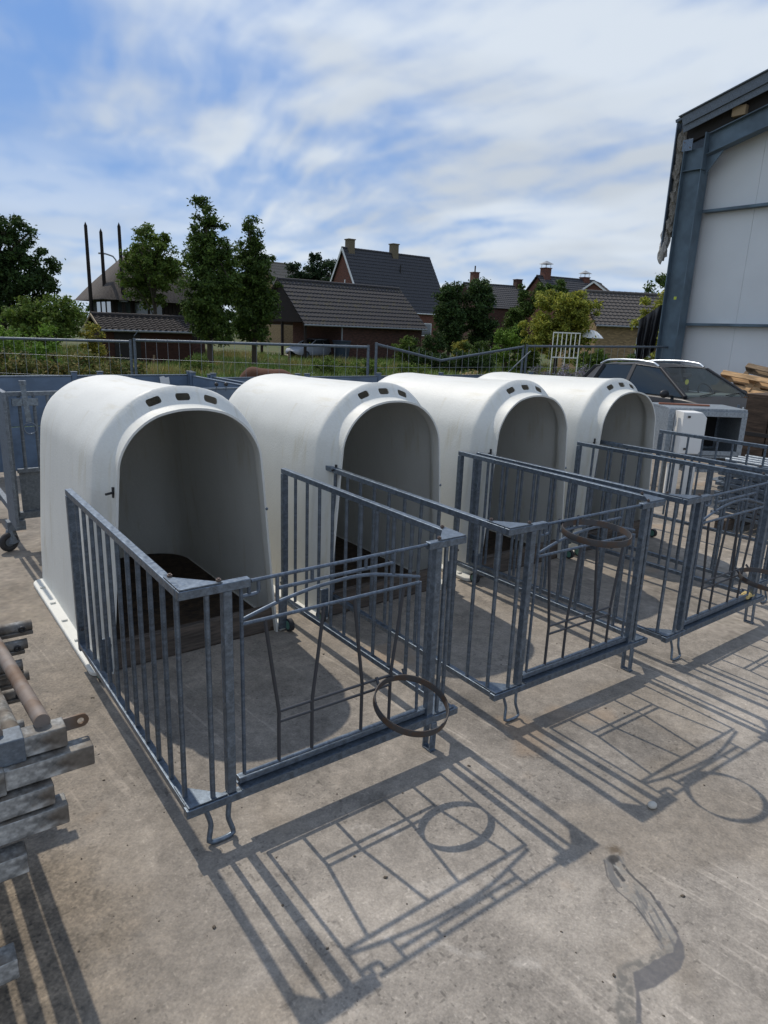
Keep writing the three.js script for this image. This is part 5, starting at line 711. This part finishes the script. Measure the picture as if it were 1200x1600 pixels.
for (const [e, n, w, h, l] of [[5.0, 22.5, .75, 1.15, 'left grey-purple lavender clump'], [5.9, 22, .6, 1.35, 'middle grey-purple lavender clump'], [6.9, 23, .8, 1.2, 'right grey-purple lavender clump']]) tree('lavender', l + ' behind the fence', 'lavender', e, n, { lobes: [[0, h * .55, 0, w, h * .45, w]], clumps: 45, leaves: 3400, leaf: .035, spread: .15, pal: 'lavender', jag: .7, group: 'lavender clumps' });
for (const [e, n, w, h, l] of [[2.2, 18, .5, 1.15, 'tan dry grass clump behind the bent fence panel'], [1.6, 18.5, .35, .8, 'smaller tan dry grass clump left of the taller dry clump']]) tree('dry_grass_clump', l, 'grass clump', e, n, { lobes: [[0, h * .5, 0, w, h * .5, w]], clumps: 40, leaves: 2200, leaf: .04, spread: .12, pal: 'straw', jag: .8 });
for (const [e, n, w, h, l] of [[-3.0, 33, .9, .75, 'low weed clump before the garage wall at left'], [-1.0, 32, .9, .8, 'low weed clump before the garage wall in the middle'], [.9, 33, .9, .7, 'low weed clump before the garage wall at right'], [-8.4, 30, .7, .7, 'weed clump round the columnar tree trunk']]) tree('weed_clump', l, 'weeds', e, n, { lobes: [[0, h * .5, 0, w, h * .5, w]], clumps: 40, leaves: 2600, leaf: .05, spread: .15, pal: 'mid', jag: .7 });
{ // low wood along the far side of the fields, read as one mass
  const cl = []; for (let k = 0; k < 900; k++) { const e = rr(-110, 95), n = rr(118, 140), h = 2.2 + 3.2 * fbm(e * .05 + 4, 3, 3) + 1.6 * (vn(e * .3, 9) - .5), [x, z] = at(e, n); cl.push({ x, y: FIELD + Math.pow(rnd(), .6) * h, z, r: rr(.7, 1.3), f: rr(.8, 1.2) }); }
  const o = part('far_wood', leafMass(30000, cl, .34, PAL.oak, .8), leafM(.25), scene); o.userData = { kind: 'stuff', label: 'low dark wood along the far side of the fields', category: 'wood' };
}
{ // meadow grass
  const blades = []; for (let k = 0; k < 7; k++) { const a = rr(0, 6.28), l = rr(.12, .3), w = .012, x = gauss() * .12, z = gauss() * .12, dx = Math.cos(a), dz = Math.sin(a); const g = new THREE.BufferGeometry(); g.setAttribute('position', new THREE.Float32BufferAttribute([x - dz * w, 0, z + dx * w, x + dz * w, 0, z - dx * w, x + dx * l * .4, l, z + dz * l * .4], 3)); g.computeVertexNormals(); blades.push(g); }
  const N = 26000, im = new THREE.InstancedMesh(mergeGeometries(blades), mat({ color: lin(1, 1, 1), roughness: .9 }), N), m = new THREE.Matrix4(), c = new THREE.Color();
  for (let k = 0; k < N; k++) { const n = 11.5 + 42 * Math.pow(rnd(), 1.3), e = rr(-.62, .52) * n, [x, z] = at(e, n), d = vn(x * .35, z * .35), s = rr(.6, 1.5) * (n > 24 ? 1.1 : .8); m.compose(V(x, FIELD, z), new THREE.Quaternion().setFromAxisAngle(V(0, 1, 0), rr(0, 6.28)), V(s * 1.3, s * (.5 + d * .9), s * 1.3)); im.setMatrixAt(k, m); const y = sstep(.35, .7, d + (n < 20 ? .16 : -.12) + rr(-.2, .2)); c.setRGB(lerp(.13, .34, y) * rr(.8, 1.2), lerp(.20, .29, y) * rr(.85, 1.15), lerp(.035, .10, y)); im.setColorAt(k, c); }
  im.name = 'meadow_grass'; im.castShadow = im.receiveShadow = true; im.userData = { kind: 'stuff', label: 'sun-bleached meadow grass beyond the fence', category: 'grass' }; scene.add(im);
}
{ // grazing pony: one skin from tapered capsules
  const J = [[[-.32, .86, 0], [.28, .84, 0], .23, .235], [[.28, .84, 0], [.42, .82, 0], .23, .2], [[-.32, .88, 0], [-.44, .82, 0], .22, .18], [[-.38, .86, 0], [-.74, .46, 0], .16, .095], [[-.74, .46, 0], [-.86, .20, 0], .085, .05]];
  for (const s of [-1, 1]) { J.push([[-.3, .72, s * .11], [-.29, .38, s * .11], .09, .048], [[-.29, .38, s * .11], [-.28, .05, s * .11], .045, .042]); J.push([[.36, .74, s * .11], [.30, .5, s * .12], .12, .065], [[.30, .5, s * .12], [.42, .33, s * .12], .058, .045], [[.42, .33, s * .12], [.39, .05, s * .12], .042, .042]); J.push([[-.7, .56, s * .05], [-.67, .64, s * .08], .03, .012]); }
  const mc = new MarchingCubes(72, new THREE.MeshBasicMaterial(), false, false, 120000), R = 72, sc = 1.0; mc.isolation = 0;
  const sd = (x, y, z) => { let d = 9; for (const [a, b, ra, rb] of J) { const vx = b[0] - a[0], vy = b[1] - a[1], vz = b[2] - a[2], t = clamp(((x - a[0]) * vx + (y - a[1]) * vy + (z - a[2]) * vz) / (vx * vx + vy * vy + vz * vz)), q = Math.hypot(x - a[0] - vx * t, y - a[1] - vy * t, z - a[2] - vz * t) - lerp(ra, rb, t), h = clamp(.5 + .5 * (d - q) / .06); d = lerp(d, q, h) - .06 * h * (1 - h); } return d; };
  for (let k = 0; k < R; k++) for (let j = 0; j < R; j++) for (let i = 0; i < R; i++) { const f = (v) => (v - R / 2) / (R / 2) * sc; mc.field[i + j * R + k * R * R] = -sd(f(i), f(j) + .6, f(k)); }
  mc.update(); const n = mc.count, g = new THREE.BufferGeometry(); g.setAttribute('position', new THREE.BufferAttribute(mc.positionArray.slice(0, n * 3), 3)); g.setAttribute('normal', new THREE.BufferAttribute(mc.normalArray.slice(0, n * 3), 3)); g.scale(sc, sc, sc); g.translate(0, .6, 0);
  const [x, z] = at(-2.82, 16), t = thing('pony', 'brown pony grazing behind the fence, only its back showing', 'pony', [x, FIELD + .005, z], -0.75), fur = mat({ color: lin(.10, .045, .026), roughness: 1, bumpMap: grainT, bumpScale: .012 });
  t.scale.setScalar(1.1); part('body', metric(g), fur, t); part('mane', metric(tubeG([[-.40, 1.02, 0], [-.55, .82, 0], [-.72, .60, 0]], .035, 14)), mat({ color: lin(.22, .12, .07), roughness: 1 }), t); part('tail', tubeG([[.44, .95, 0], [.55, .8, 0], [.58, .45, 0], [.56, .2, 0]], .04, 16), mat({ color: lin(.2, .11, .06), roughness: 1 }), t);
}
renderer.render(scene, camera);
